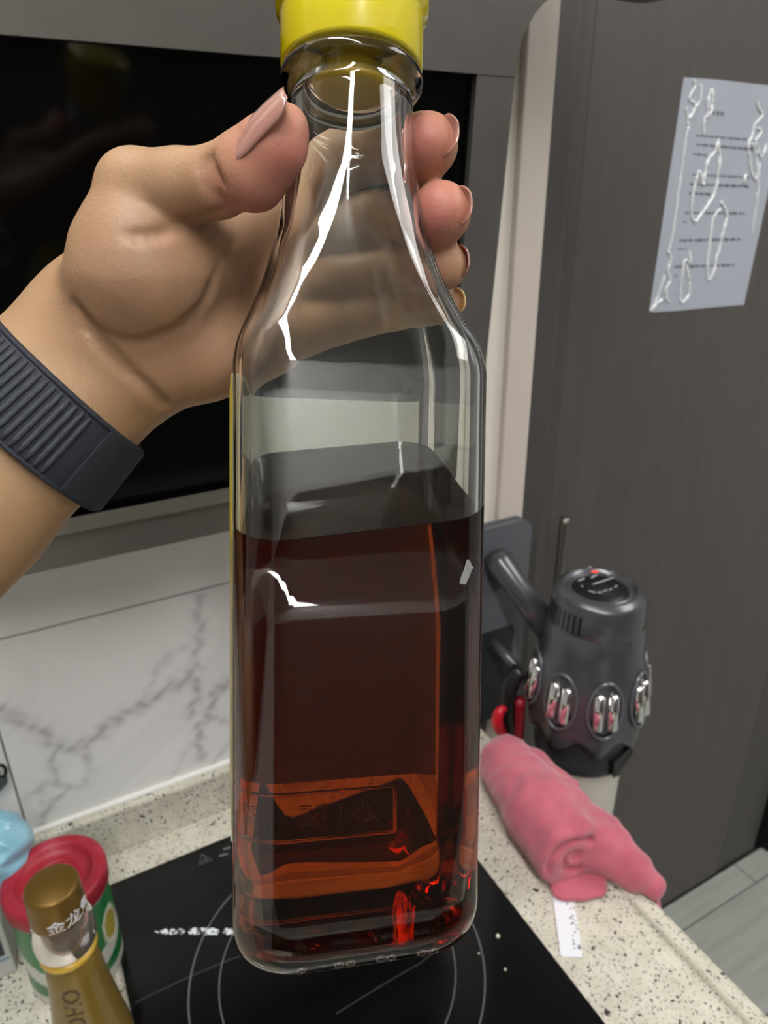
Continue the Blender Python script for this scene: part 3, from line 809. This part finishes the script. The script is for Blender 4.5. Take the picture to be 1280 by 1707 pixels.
bd = lathe('body', [(.0130, .9425), (.0148, .940), (.0158, .925), (.0178, .905), (.0202, .885), (.0222, .870), (.0238, .856), (.0242, .845), (.0242, .826), (.0225, ZC + .0008), (0, ZC + .0008)], (gb[0], gb[1], 0), (0, 0, 1), amber_pl, oil, 64)
tb = math.atan2(-gb[1], -gb[0])
def wrap(z0, r, phi0, tiltr=0.0):
    def f(x, y, z):
        t = phi0 + x / r
        return (gb[0] + (r + .0002 + z) * math.cos(t), gb[1] + (r + .0002 + z) * math.sin(t), z0 + y)
    return f
text_mesh('cap_text', '\u91d1\u9f99\u9c7c', .0098, white_ink, capo, wrap(.9798, .0154, tb + .42))
emb = mat('embossed_dark', lin(66, 50, 20), .3)
def wrapv(z0, phi0):
    def f(x, y, z):
        # letters turned a quarter so that they read down the bottle
        zz = z0 - x
        r = np.interp(zz, [.870, .885, .905, .925, .94], [.0222, .0202, .0178, .0158, .0148])
        t = phi0 + y / r
        return (gb[0] + (r + .0002 + z) * math.cos(t), gb[1] + (r + .0002 + z) * math.sin(t), zz)
    return f
text_mesh('embossed_letters', 'OHO', .0145, emb, bd, wrapv(.911, tb - .42))

# ------------------------------------------------------------------ carton and blue bag at the edge
carton = empty('carton', (-.13, .455, ZC), 'white carton with a dark printed panel under the blue bag', 'carton')
wc = mat('carton_white', lin(198, 200, 198), .5)
box('box_body', (-.20, .440, ZC + .0002), (-.0845, .505, .872), wc, carton, .0015)
box('printed_panel', (-.19, .4392, .842), (-.0885, .4399, .868), mat('carton_dark', lin(52, 58, 62), .5), carton)
box('blue_line', (-.195, .4392, .8365), (-.0865, .4399, .8385), mat('carton_blue', lin(130, 170, 180), .5), carton)
for i in range(5): box('printed_bar', (-.098 - i * .004, .4388, .845), (-.0965 - i * .004, .4391, .865), wc, carton)
def bag():
    bm_ = mat('blue_plastic', lin(120, 176, 200), .3, 0, .5, coat=.5, noise=(40, lin(146, 196, 214), (1, 1, 1), .35, .7), bump=(130, .0012))
    fl = Field((-.24, .40, .86), (-.02, .53, 1.0), .0016)
    fl.add((-.16, .466, .902), (-.098, .466, .903), .030, .029, .01)
    fl.add((-.105, .462, .922), (-.082, .464, .918), .034, .029, .01)
    fl.add((-.085, .458, .898), (-.080, .458, .890), .016, .012, .01)
    sl, g = fl.sub(fl.lo, fl.lo + fl.h * (fl.n - 1))
    q = np.abs(np.sin(g[0] * 120 + 3 * np.sin(g[2] * 70 + g[1] * 60))) * np.abs(np.sin(g[2] * 110 + g[1] * 90 + 2 * np.sin(g[0] * 80)))
    fl.V[sl] += (.0035 * (q - .3)).astype(np.float32)
    fl.V[sl] = np.maximum(fl.V[sl], (.8724 - g[2]))
    fl.V[sl] = np.maximum(fl.V[sl], (g[1] - .5125))
    V, F = fl.mesh(); V = relax(V, F, 2)
    tag(fast_mesh('plastic_bag', V, F, bm_), 'crumpled light blue plastic bag on the white carton', 'bag')
bag()
clip = empty('binder_clip', at_y(4, 1300, .52), 'small metal binder clip against the tiled wall above the blue bag', 'clip')
cm = mat('clip_steel', lin(140, 136, 128), .3, .9)
pts = [at_y(x, y, .5195) for x, y in ((-2, 1297), (4, 1297), (9, 1290), (9, 1281), (4, 1276), (-3, 1276))]
tube('wire_handle', spline(pts, 20), .0013, blk, clip, 8)
plate('clip_plate', [at_y(x, y, .518) for x, y in ((-22, 1298), (11, 1299), (10, 1306), (-4, 1322), (-22, 1322))], (0, -1, 0), .004, cm, clip, .0008)
box('wall_hook', tuple(at_y(-12, 1300, .5225) - np.array([.006, .001, .006])), tuple(at_y(-12, 1300, .5225) + np.array([.006, .0012, .006])), cm, clip)

# ------------------------------------------------------------------ the held bottle
A_ROT = math.radians(13)
Bc, Tc = H(575, 1508, .2085), H(582, 650, .2005)
ax_c = Tc - Bc; ax_c /= np.linalg.norm(ax_c)
rc = np.array([1., 0, 0]); rc -= ax_c * (rc @ ax_c); rc /= np.linalg.norm(rc)
fc = np.cross(rc, ax_c); fc = fc if fc[2] > 0 else -fc
BO = c2w(Bc); BA = ax_c @ ROT
BX = (math.cos(A_ROT) * rc + math.sin(A_ROT) * fc) @ ROT
BY = (-math.sin(A_ROT) * rc + math.cos(A_ROT) * fc) @ ROT
def rsq(w, rho, t):
    c, s = abs(math.cos(t)), abs(math.sin(t))
    if rho >= w - 1e-9: return w
    k = w - rho
    if w * s <= k * c: return w / c
    if w * c <= k * s: return w / s
    b = k * (c + s)
    return b + math.sqrt(max(0, b * b - 2 * k * k + rho * rho))
def bpt(s, w, rho, t, off=0.):
    r = rsq(w, rho, t) + off
    return BO + BA * s + BX * (r * math.cos(t)) + BY * (r * math.sin(t))
def brow_surface(rows, n, flip=False, off=0.):
    V, F, idx = [], [], []
    for s, w, rho in rows:
        if w < 1e-6: idx.append([len(V)]); V.append(BO + BA * s)
        else:
            idx.append(list(range(len(V), len(V) + n)))
            for k in range(n): V.append(bpt(s, w, rho, 2 * math.pi * k / n, off))
    for A, B in zip(idx, idx[1:]):
        for k in range(n):
            k2 = (k + 1) % n
            if len(A) == 1: f = (A[0], B[k2], B[k])
            elif len(B) == 1: f = (A[k], A[k2], B[0])
            else: f = (A[k], A[k2], B[k2], B[k])
            F.append(f[::-1] if flip else f)
    return V, F
def dense(rows, m):
    return [tuple(max(0, q) for q in p) for p in spline(rows, m)]
WB = .0329
SH = .1545
shoulder = [(SH - .004, WB, .0130), (SH + .001, WB - .0001, .0132), (SH + .007, .0316, .0140), (SH + .0145, .0286, .0150), (SH + .0245, .0248, .0160), (SH + .036, .0217, .0170), (SH + .049, .0194, .0178), (SH + .060, .0181, .0179), (SH + .070, .0174, .0174), (SH + .077, .0172, .0172)]
shoulder_o = [(s, w, min(r, w)) for s, w, r in dense(shoulder, 46)]
heel = [(.0007, 0, 0), (.0006, .012, .012), (.0005, .020, .0145), (.0002, .0236, .0142), (0, .0252, .0138), (.0006, .0272, .0135), (.0026, .0299, .0132), (.006, .0319, .013), (.011, .0329, .013), (.016, WB, .013)]
heel_o = [heel[0]] + [(s, w, min(r, w)) for s, w, r in dense(heel[1:], 24)]
SN = SH + .077
bead = [(SN + .0006, .0178), (SN + .0016, .0180), (SN + .0022, .0186), (SN + .0034, .0197), (SN + .0050, .0199), (SN + .0062, .0196), (SN + .0070, .0186), (SN + .0076, .0165), (SN + .019, .0160), (SN + .0200, .0152)]
outer = heel_o + [(.05, WB, .013), (.09, WB, .013), (.13, WB, .013)] + shoulder_o + [(s, w, w) for s, w in bead]
TW = .0022
inner = [(.0042, 0, 0), (.0041, .010, .010), (.0040, .019, .0125), (.0045, .0238, .012), (.0066, .0276, .0115), (.0105, .0299, .011), (.0165, WB - TW, .0108), (.05, WB - TW, .0108), (.09, WB - TW, .0108), (.13, WB - TW, .0108)] + [(s, w - TW - .0012 * min(1, max(0, (.022 - w) / .005)), min(max(r - TW, .004), w - TW - .0012 * min(1, max(0, (.022 - w) / .005)))) for s, w, r in shoulder_o] + [(SN + .0040, .0132, .0132), (SN + .0200, .0130, .0130)]
glass = mat('bottle_glass', (.965, .985, .97, 1), 0.0, trans=1., ior=1.5)
bottle = empty('square_bottle', BO, 'square clear glass bottle half full of dark red-brown oil, held up by the neck', 'bottle')
NB = 144
Vo, Fo = brow_surface(outer, NB)
Vi, Fi = brow_surface(inner, NB, flip=True)
b0 = len(Vo); Vg = Vo + Vi; Fg = Fo + [tuple(i + b0 for i in f) for f in Fi]
for k in range(NB):
    a, a2 = b0 - NB + k, b0 - NB + (k + 1) % NB
    c_, c2 = b0 + len(Vi) - NB + k, b0 + len(Vi) - NB + (k + 1) % NB
    Fg.append((a, a2, c2, c_))
mesh('glass_body', Vg, Fg, glass, bottle, True)
# dark oil, its level kept horizontal in the room
oil_m = mat('dark_oil', (1, 1, 1, 1), 0.0, trans=1., ior=1.47)
va = oil_m.node_tree.nodes.new('ShaderNodeVolumeAbsorption')
va.inputs['Color'].default_value = (.885, .615, .26, 1); va.inputs['Density'].default_value = 118.0
oil_m.node_tree.links.new(va.outputs[0], oil_m.node_tree.nodes['Material Output'].inputs['Volume'])
ZLIQ = c2w(H(500, 890, .171))[2]
top_rows = [r for r in inner if r[0] < .20]
Vl, Fl = brow_surface(top_rows, NB, off=.0003)
bm = bmesh.new()
vs = [bm.verts.new(Vector(v)) for v in Vl]
for f in Fl: bm.faces.new([vs[i] for i in f])
res = bmesh.ops.bisect_plane(bm, geom=bm.verts[:] + bm.edges[:] + bm.faces[:], plane_co=Vector((0, 0, ZLIQ)), plane_no=Vector((0, 0, 1)), clear_outer=True)
be = [e for e in bm.edges if e.is_boundary]
fills = bmesh.ops.contextual_create(bm, geom=be)['faces']
bmesh.ops.recalc_face_normals(bm, faces=bm.faces)
for f in bm.faces: f.smooth = len(f.verts) <= 4
me = bpy.data.meshes.new('oil'); bm.to_mesh(me); bm.free(); me.materials.append(oil_m)
link('oil', me, bottle)
# paper label on the far and left faces
paper_in = mat('label_back', lin(250, 251, 250), .8, noise=(60, lin(236, 240, 236), (1, 1, 1), .3, .7))
paper_out = mat('label_print', lin(200, 180, 20), .5)
a_ = attr_color(paper_out); paper_out.node_tree.links.new(a_.outputs['Color'], paper_out.node_tree.nodes['Principled BSDF'].inputs['Base Color'])
def translucent(m, w, col):
    nt = m.node_tree; b = nt.nodes['Principled BSDF']; t = nt.nodes.new('ShaderNodeBsdfTranslucent'); x = nt.nodes.new('ShaderNodeMixShader')
    t.inputs[0].default_value = col; x.inputs[0].default_value = w
    nt.links.new(b.outputs[0], x.inputs[1]); nt.links.new(t.outputs[0], x.inputs[2]); nt.links.new(x.outputs[0], nt.nodes['Material Output'].inputs['Surface'])
translucent(paper_in, .42, (.98, .98, .96, 1)); translucent(paper_out, .3, (.95, .86, .5, 1))
ths = np.radians(np.linspace(45, 214, 70)); ss = np.linspace(.034, SH - .0025, 40)
V, F, LC = [], [], []
for off in (.00012, .0003):
    for s in ss:
        for t in ths:
            V.append(bpt(s, WB, .013, t, off))
            if s > .112: cc = lin(214, 192, 22)
            elif s > .100: cc = lin(206, 176, 70) if math.sin(t * 40) > -.2 else lin(120, 110, 40)
            else: cc = lin(206, 198, 160) if math.sin(s * 500 + t * 9) > -.3 else lin(170, 160, 110)
            LC.append(cc[:3])
nS, nT = len(ss), len(ths)
for L_ in (0, 1):
    o_ = L_ * nS * nT
    for j in range(nS - 1):
        for i in range(nT - 1):
            f = (o_ + j * nT + i, o_ + j * nT + i + 1, o_ + (j + 1) * nT + i + 1, o_ + (j + 1) * nT + i)
            F.append(f if L_ else f[::-1])
lab = mesh('paper_label', V, F, [paper_in, paper_out], bottle, True)
for i, p in enumerate(lab.data.polygons): p.material_index = 0 if i < len(F) // 2 else 1
ca = lab.data.color_attributes.new('Col', 'FLOAT_COLOR', 'POINT'); ca.data.foreach_set('color', np.concatenate([np.array(LC), np.ones((len(LC), 1))], 1).astype(np.float32).ravel())
# cap and stopper
ycap = mat('yellow_cap', lin(222, 204, 12), .25, coat=1.0)
S0 = SN + .0073
cap_p = [(.0168, S0 + .010), (.0168, S0 + .0006), (.0190, S0 + .0002), (.0197, S0 + .0012), (.0198, S0 + .0135), (.0201, S0 + .0147), (.0210, S0 + .0155), (.0213, S0 + .0170), (.0213, S0 + .034), (.0203, S0 + .0365), (0, S0 + .0372), ]
lathe('cap', cap_p + [(0, S0 + .0145), (.0168, S0 + .0145), (.0168, S0 + .010)], BO, BA, ycap, bottle, 72, u=BX)
lathe('stopper', [(0, SN + .002), (.0085, SN + .0015), (.0105, SN + .0022), (.0112, SN + .004), (.0114, S0 + .0125), (0, S0 + .0125)], BO, BA, mat('yellow_stopper', lin(212, 178, 20), .35), bottle, 48, u=BX)
# raised moulded frame and marks low on the far face, knurl beads round the heel
def far(x, s, o=.0002): return BO + BA * s + BX * x + BY * (WB + o)
fr_pts = [far(x, s) for x, s in ((-.017, .030), (-.0165, .0305), (.0165, .0305), (.017, .030), (.017, .0165), (.0165, .016), (-.0165, .016), (-.017, .0165))]
tube('moulded_frame', fr_pts, .0006, glass, bottle, 8, True)
for i, (g, x) in enumerate((('2', .0095), ('5', .0055), ('1', -.0005), ('B', -.0062), ('E', -.0105))):
    text_mesh('moulded_letter', g, .0095, glass, bottle, lambda X, Y, Z, x=x: far(x - X, .0230 + Y, .0002 + Z), .0004)
for x in (-.016, -.0065, -.0035, .0045, .0072, .0155, .0185):
    c0 = BO + BA * .0036 + BX * x - BY * .0262
    u_, v_, _ = BX, BA * .4 - BY * .9, 0
    ring = [c0 + .0010 * (math.cos(a) * BX + math.sin(a) * (BA * .75 - BY * .66)) for a in np.linspace(0, 2 * math.pi, 14, endpoint=False)]
    tube('heel_bead', ring, .0004, glass, bottle, 6, True)

# ------------------------------------------------------------------ the hand that holds it
skin = mat('skin', lin(205, 165, 135), .48, 0, .35, sss=.12)
def skin_nodes():
    nt = skin.node_tree; b = nt.nodes['Principled BSDF']; L = nt.links
    a = attr_color(skin)
    tc = nt.nodes.new('ShaderNodeTexCoord')
    n1 = nt.nodes.new('ShaderNodeTexNoise'); n1.inputs['Scale'].default_value = 70; n1.inputs['Detail'].default_value = 4
    L.new(tc.outputs['Object'], n1.inputs['Vector'])
    mr = nt.nodes.new('ShaderNodeMapRange'); mr.inputs[1].default_value = .3; mr.inputs[2].default_value = .7; mr.inputs[3].default_value = .92; mr.inputs[4].default_value = 1.06
    L.new(n1.outputs['Fac'], mr.inputs[0])
    mx = nt.nodes.new('ShaderNodeMix'); mx.data_type = 'RGBA'; mx.blend_type = 'MULTIPLY'; mx.inputs[0].default_value = 1
    L.new(a.outputs['Color'], mx.inputs[6]); L.new(mr.outputs[0], mx.inputs[7]); L.new(mx.outputs[2], b.inputs['Base Color'])
    n2 = nt.nodes.new('ShaderNodeTexNoise'); n2.inputs['Scale'].default_value = 900; n2.inputs['Detail'].default_value = 2
    L.new(tc.outputs['Object'], n2.inputs['Vector'])
    bp = nt.nodes.new('ShaderNodeBump'); bp.inputs['Strength'].default_value = .5; bp.inputs['Distance'].default_value = .0003
    L.new(n2.outputs['Fac'], bp.inputs['Height']); L.new(bp.outputs[0], b.inputs['Normal'])
skin_nodes()
hand = empty('person', c2w(H(195, 560, .226)), 'bare left hand and forearm gripping the glass bottle by its neck', 'person')

FA = [np.array([-.268, -.150, .165]), H(-560, 1330, .205), H(-330, 1075, .212), H(-81, 826, .220), H(72, 684, .224), H(192, 562, .227)]     # forearm axis
FR = [.0405, .0400, .0365, .0312, .0285, .0268]
FING = {
    'index': [H(452, 300, .243), H(560, 268, .246), H(650, 246, .241), H(704, 238, .224), H(714, 243, .2065)],
    'middle': [H(478, 395, .249), H(570, 370, .251), H(660, 355, .245), H(722, 352, .227), H(735, 356, .2085)],
    'ring': [H(480, 482, .250), H(580, 462, .255), H(668, 446, .249), H(722, 441, .234), H(738, 443, .2195)],
    'pinky': [H(455, 562, .243), H(560, 535, .257), H(660, 515, .257), H(718, 509, .248), H(743, 507, .2385)],
}
FRAD = {'index': [.0112, .0098, .0093, .0086, .0086], 'middle': [.0112, .0100, .0094, .0087, .0087], 'ring': [.0110, .0094, .0088, .0080, .0077], 'pinky': [.0104, .0084, .0076, .0068, .0060]}
THUMB = [H(226, 316, .2005), H(300, 312, .1960), H(362, 304, .1905), H(412, 276, .1850), H(448, 245, .1815), H(474, 216, .1800)]
TRAD = [.0106, .0101, .0092, .0090, .0082, .0064]
SHO = np.array([-.250, -.105, .02])
def build_hand():
    fl = Field((-.33, -.21, .0), (.045, .14, .285), .00125)
    fl.add(FA[0], SHO, .0400, .0440, .006)
    for i in range(len(FA) - 1):                                   # oval forearm
        fl.add(FA[i], FA[i + 1], FR[i], FR[i + 1], .006, scale=(1, 1, 1.36))
    W = FA[-1]
    # palm: carpal block, metacarpals, thenar and hypothenar pads
    fl.add(W, H(250, 535, .229), .0262, .0240, .012, scale=(1, 1, 1.4))
    mc = [(H(215, 500, .230), FING['index'][0], .0150, .0112), (H(225, 530, .231), FING['middle'][0], .0150, .0114), (H(235, 565, .231), FING['ring'][0], .0150, .0112), (H(245, 600, .229), FING['pinky'][0], .0140, .0105)]
    for a, b, ra, rb in mc: fl.add(a, b, ra, rb, .010)
    fl.add(H(200, 520, .217), H(238, 450, .209), .0160, .0205, .010)
    fl.add(H(238, 450, .209), THUMB[0], .0205, .0112, .008)
    fl.add(H(258, 465, .211), H(330, 430, .219), .0170, .0120, .010)
    fl.add(H(330, 420, .222), H(430, 345, .236), .0120, .0085, .010)   # web towards the index
    fl.add(H(282, 604, .221), H(345, 592, .224), .0128, .0125, .008)
    fl.add(H(345, 592, .224), H(440, 575, .238), .0125, .0105, .008)
    for i in range(len(THUMB) - 1): fl.add(THUMB[i], THUMB[i + 1], TRAD[i], TRAD[i + 1], .0016)
    fl.add(H(425, 298, .1850), H(466, 252, .1812), .0084, .0070, .003)      # thumb pad
    # fingers, kept apart from each other
    base = fl.V.copy()
    for nm, P in FING.items():
        f2 = Field.__new__(Field); f2.lo, f2.h, f2.n = fl.lo, fl.h, fl.n; f2.V = np.full(fl.n, .05, np.float32)
        for i in range(len(P) - 1): f2.add(P[i], P[i + 1], FRAD[nm][i], FRAD[nm][i + 1], .0016)
        if nm == 'index': f2.add(H(700, 262, .2085), H(712, 240, .2050), .0076, .0076, .003)
        if nm == 'middle': f2.add(H(722, 372, .2110), H(734, 354, .2075), .0078, .0078, .003)
        k = .0012
        hh = np.clip(.5 + .5 * (fl.V - f2.V) / k, 0, 1)
        fl.V = fl.V + (f2.V - fl.V) * hh - k * hh * (1 - hh)
    # skin folds
    def fold(pts, r=.0016, lift=.0, n=18):
        out = []
        for px, py, d in spline(pts, n): out.append(H(px, py, d))
        # drop each point onto the visible surface, then sink a thin groove there
        W_ = []
        for p in out:
            q = None
            for t in np.linspace(.70, 1.15, 180):
                c = p * t
                ijk = np.round((c - fl.lo) / fl.h).astype(int)
                if np.all(ijk >= 0) and np.all(ijk < fl.n) and fl.V[tuple(ijk)] < 0: q = c; break
            if q is not None: W_.append(q)
        A_ = np.array(W_)
        for _ in range(6): A_[1:-1] = .25 * A_[:-2] + .5 * A_[1:-1] + .25 * A_[2:]
        fl.groove(list(A_ * (1 - lift)), r, .0012)
    S_ = .21
    fold([(206, 388, S_), (250, 392, S_), (300, 378, S_), (345, 362, S_), (400, 352, S_)], .0016, .004)
    fold([(130, 515, S_), (160, 548, S_), (200, 572, S_), (240, 572, S_), (280, 552, S_), (330, 520, S_), (365, 470, S_)], .0013, .003)
    fold([(128, 512, S_), (160, 560, S_), (205, 610, S_), (245, 650, S_), (278, 678, S_)], .0020, .0035)
    fold([(140, 545, S_), (190, 600, S_), (235, 640, S_)], .0008, .003)
    fold([(330, 262, S_), (338, 290, S_), (352, 316, S_), (368, 336, S_)], .0016, .0035)
    fold([(346, 258, S_), (352, 282, S_), (366, 306, S_)], .0013, .0035)
    fold([(395, 400, S_), (350, 470, S_), (318, 540, S_), (290, 545, S_)], .0008, .003)
    V, F = fl.mesh(); V = relax(V, F, 2, .5)
    # tint: pinker pads, warm palm
    base_c = np.array(lin(174, 140, 106)[:3]); pink = np.array(lin(184, 108, 100)[:3]); warm = np.array(lin(150, 112, 92)[:3]); yel = np.array(lin(214, 172, 112)[:3])
    w = np.zeros(len(V)); 
    for p, r in ((FING['index'][-1] + np.array([-.003, -.002, -.006]), .0125), (FING['middle'][-1] + np.array([-.003, -.002, -.006]), .0135), (FING['ring'][-1] + np.array([-.003, 0, 0]), .008), (H(470, 262, .181), .0145), (H(430, 318, .186), .012)):
        w = np.maximum(w, np.exp(-(np.linalg.norm(V - p, axis=1) / r) ** 2))
    pw = np.zeros(len(V))
    for p, r in ((H(250, 470, .2), .03), (H(330, 580, .21), .03), (H(400, 450, .23), .035)):
        pw = np.maximum(pw, np.exp(-(np.linalg.norm(V - p, axis=1) / r) ** 2))
    C = base_c[None] * (1 - .7 * pw[:, None]) + warm[None] * .7 * pw[:, None]
    C = C * (1 - .9 * w[:, None]) + pink[None] * .9 * w[:, None]
    o = fast_mesh('hand_and_forearm', c2w(V), F, skin, hand, C)
build_hand()

sleeve_m = mat('charcoal_sleeve', lin(52, 53, 58), .9, noise=(80, lin(44, 45, 50), (1, 1, 1), .3, .7), bump=(900, .0004))
S0_, S1_ = FA[0] * .45 + SHO * .55, np.array([-.215, -.035, -.20])
sd = (S1_ - S0_) / np.linalg.norm(S1_ - S0_); sl_ = float(np.linalg.norm(S1_ - S0_))
lathe('sleeve', [(.0455, .004), (.0480, 0), (.0500, .003), (.0515, .03), (.0560, sl_ * .5), (.0640, sl_ * .95), (.055, sl_), (0, sl_ + .01)], c2w(S0_), sd @ ROT, sleeve_m, hand, 48, rmod=lambda r, h, t: (r * (1 + .02 * math.sin(5 * t + 60 * h)), h))

# nails
def nail_mat(name, col): return mat(name, col, .12, 0, .6, coat=1.0, sss=.1)
nm_pink = nail_mat('nail_pink', lin(170, 122, 110)); nm_yel = nail_mat('nail_pale', lin(214, 178, 120))
def nail(center, along, normal, L, W, R, m, tip=1.0):
    """curved nail plate; along points to the free edge, R is the bend radius across"""
    a = np.array(along, float); a /= np.linalg.norm(a)
    nrm = np.array(normal, float); nrm -= a * (nrm @ a); nrm /= np.linalg.norm(nrm)
    b = np.cross(nrm, a)
    V, F = [], []
    nu, nv = 14, 10
    for th in (0, .0005):
        for i in range(nu + 1):
            u = i / nu
            wu = W / 2 * (1 - .55 * abs(2 * u - 1) ** 4) ** .5 * (1 if u < .75 else (1 - ((u - .75) / .25) ** 2 * .30 * tip))
            for j in range(nv + 1):
                v = (j / nv * 2 - 1) * wu
                ph = v / R
                rise = -((u - .45) ** 2) * L * .16
                V.append(center + a * (u - .5) * L * (1 - 0 * v) + b * R * math.sin(ph) + nrm * (R * math.cos(ph) - R + rise - th))
    w_ = nv + 1; n1 = (nu + 1) * w_
    for i in range(nu):
        for j in range(nv):
            q = (i * w_ + j, i * w_ + j + 1, (i + 1) * w_ + j + 1, (i + 1) * w_ + j)
            F.append(q); F.append(tuple(n1 + k for k in q[::-1]))
    rim = [j for j in range(w_)] + [i * w_ + nv for i in range(1, nu + 1)] + [nu * w_ + j for j in range(nv - 1, -1, -1)] + [i * w_ for i in range(nu - 1, 0, -1)]
    for p, q in zip(rim, rim[1:] + rim[:1]): F.append((q, p, n1 + p, n1 + q))
    return mesh('fingernail', c2w(np.array(V)), F, m, hand, True)
def surf(p, d, r): 
    d = np.array(d, float); d /= np.linalg.norm(d); return p + d * r
n_ = np.array([-.56, .42, -.70])
nail(surf(H(463, 249, .1810), n_, .0098), H(500, 178, .1775) - H(406, 280, .1860), n_, .0208, .0132, .0086, nm_pink)
def tipnail(f, n, along, r, L, W, R, m):
    n = np.array(n); al = np.array(along, float); al /= np.linalg.norm(al)
    nail(surf(FING[f][-1] - al * L * .22, n, r), al, n, L, W, R, m)
tipnail('index', (.78, -.04, -.62), (.60, -.04, -.80), .0086, .0118, .0126, .0089, nm_pink)
tipnail('middle', (.86, .02, -.50), (.48, -.02, -.88), .0086, .0118, .0122, .0087, nm_pink)
tipnail('ring', (.93, .12, -.24), (.24, -.02, -.96), .0079, .0104, .0108, .0077, nm_pink)
tipnail('pinky', (.86, .12, -.46), (.46, -.02, -.88), .0062, .0084, .0090, .0062, nm_yel)

# ------------------------------------------------------------------ wrist strap
def strap():
    band_m = mat('navy_strap', lin(36, 40, 50), .75, bump=(1200, .0003)); rib_m = mat('strap_rib', lin(52, 56, 66), .7, bump=(1200, .0003))
    w = empty('wristwatch', c2w(H(72, 684, .224)), 'dark navy ribbed fabric watch strap around the wrist', 'watch')
    c = FA[4]; a = FA[5] - FA[3]; a /= np.linalg.norm(a)
    e1 = np.cross(a, [0, 0, 1.]); e1 /= np.linalg.norm(e1)            # in-plane, across the wrist
    if e1[0] < 0: e1 = -e1
    e2 = np.cross(a, e1); e2 = e2 if e2[2] > 0 else -e2
    RA, RB = .0300, .0226
    hw = .0122
    def pt(th, s, off):
        # th = 0 at the lower right edge in the picture, running over the camera side
        tilt = 1 + .05 * (-s / hw)
        n = np.array([math.cos(th) / RA, math.sin(th) / RB]); n /= np.linalg.norm(n)
        return c + a * s + e1 * (RA * tilt * math.cos(th) + n[0] * off) - e2 * (RB * tilt * math.sin(th) + n[1] * off)
    n = 120; prof = [(-hw, 0), (-hw, .0016), (-hw + .0012, .0022), (hw - .0012, .0022), (hw, .0016), (hw, 0)]
    V = [c2w(pt(2 * math.pi * k / n, s, o)) for k in range(n) for s, o in prof]
    m_ = len(prof)
    F = [(k * m_ + i, k * m_ + (i + 1) % m_, ((k + 1) % n) * m_ + (i + 1) % m_, ((k + 1) % n) * m_ + i) for k in range(n) for i in range(m_)]
    mesh('strap', V, F, band_m, w, True)
    for th in np.arange(math.radians(50), math.radians(185), math.radians(5.0)):
        P = [c2w(pt(th, s, .0022)) for s in np.linspace(-hw + .0014, hw - .0022, 7)]
        nn = c2w(pt(th, 0, .01)) - c2w(pt(th, 0, 0))
        tube('rib', P, [.0007, .00095, .00095, .00095, .00095, .00095, .0006], rib_m, w, 8, flat=.8, flat_dir=nn)
    # overlapping end of the strap near the edge and stitched edges
    V = [c2w(pt(math.radians(d), s, o)) for d in np.linspace(-20, 36, 20) for s, o in ((-hw + .0006, .0022), (-hw + .0012, .0034), (hw - .0012, .0034), (hw - .0006, .0022))]
    F = [(k * 4 + i, k * 4 + (i + 1) % 4, (k + 1) * 4 + (i + 1) % 4, (k + 1) * 4 + i) for k in range(19) for i in range(4)] + [(0, 1, 2, 3), (76, 79, 78, 77)]
    mesh('strap_end', V, F, band_m, w, False)
    for s in (-hw + .0007, hw - .0009):
        tube('stitched_edge', [c2w(pt(2 * math.pi * k / 90, s, .0021)) for k in range(90)], .0008, band_m, w, 6, True)
    cs = mat('watch_case', lin(226, 226, 230), .25, .3)
    V = []
    th0 = 196
    lug = [pt(math.radians(d), s, o) for d in (188, 200) for s, o in ((-hw * .95, .001), (-hw * .95, .0045), (hw * 1.02, .0045), (hw * 1.02, .001))]
    mesh('lug', [c2w(p) for p in lug], [(0, 1, 2, 3), (4, 7, 6, 5), (0, 4, 5, 1), (1, 5, 6, 2), (2, 6, 7, 3), (3, 7, 4, 0)], cs, w)
    cc = pt(math.radians(232), 0, .004); up = pt(math.radians(232), 0, .01) - pt(math.radians(232), 0, 0)
    lathe('case', [(0, -.004), (.0165, -.004), (.0185, -.002), (.0185, .003), (.0170, .0045), (0, .0048)], c2w(cc), up @ ROT, cs, w, 48)
strap()
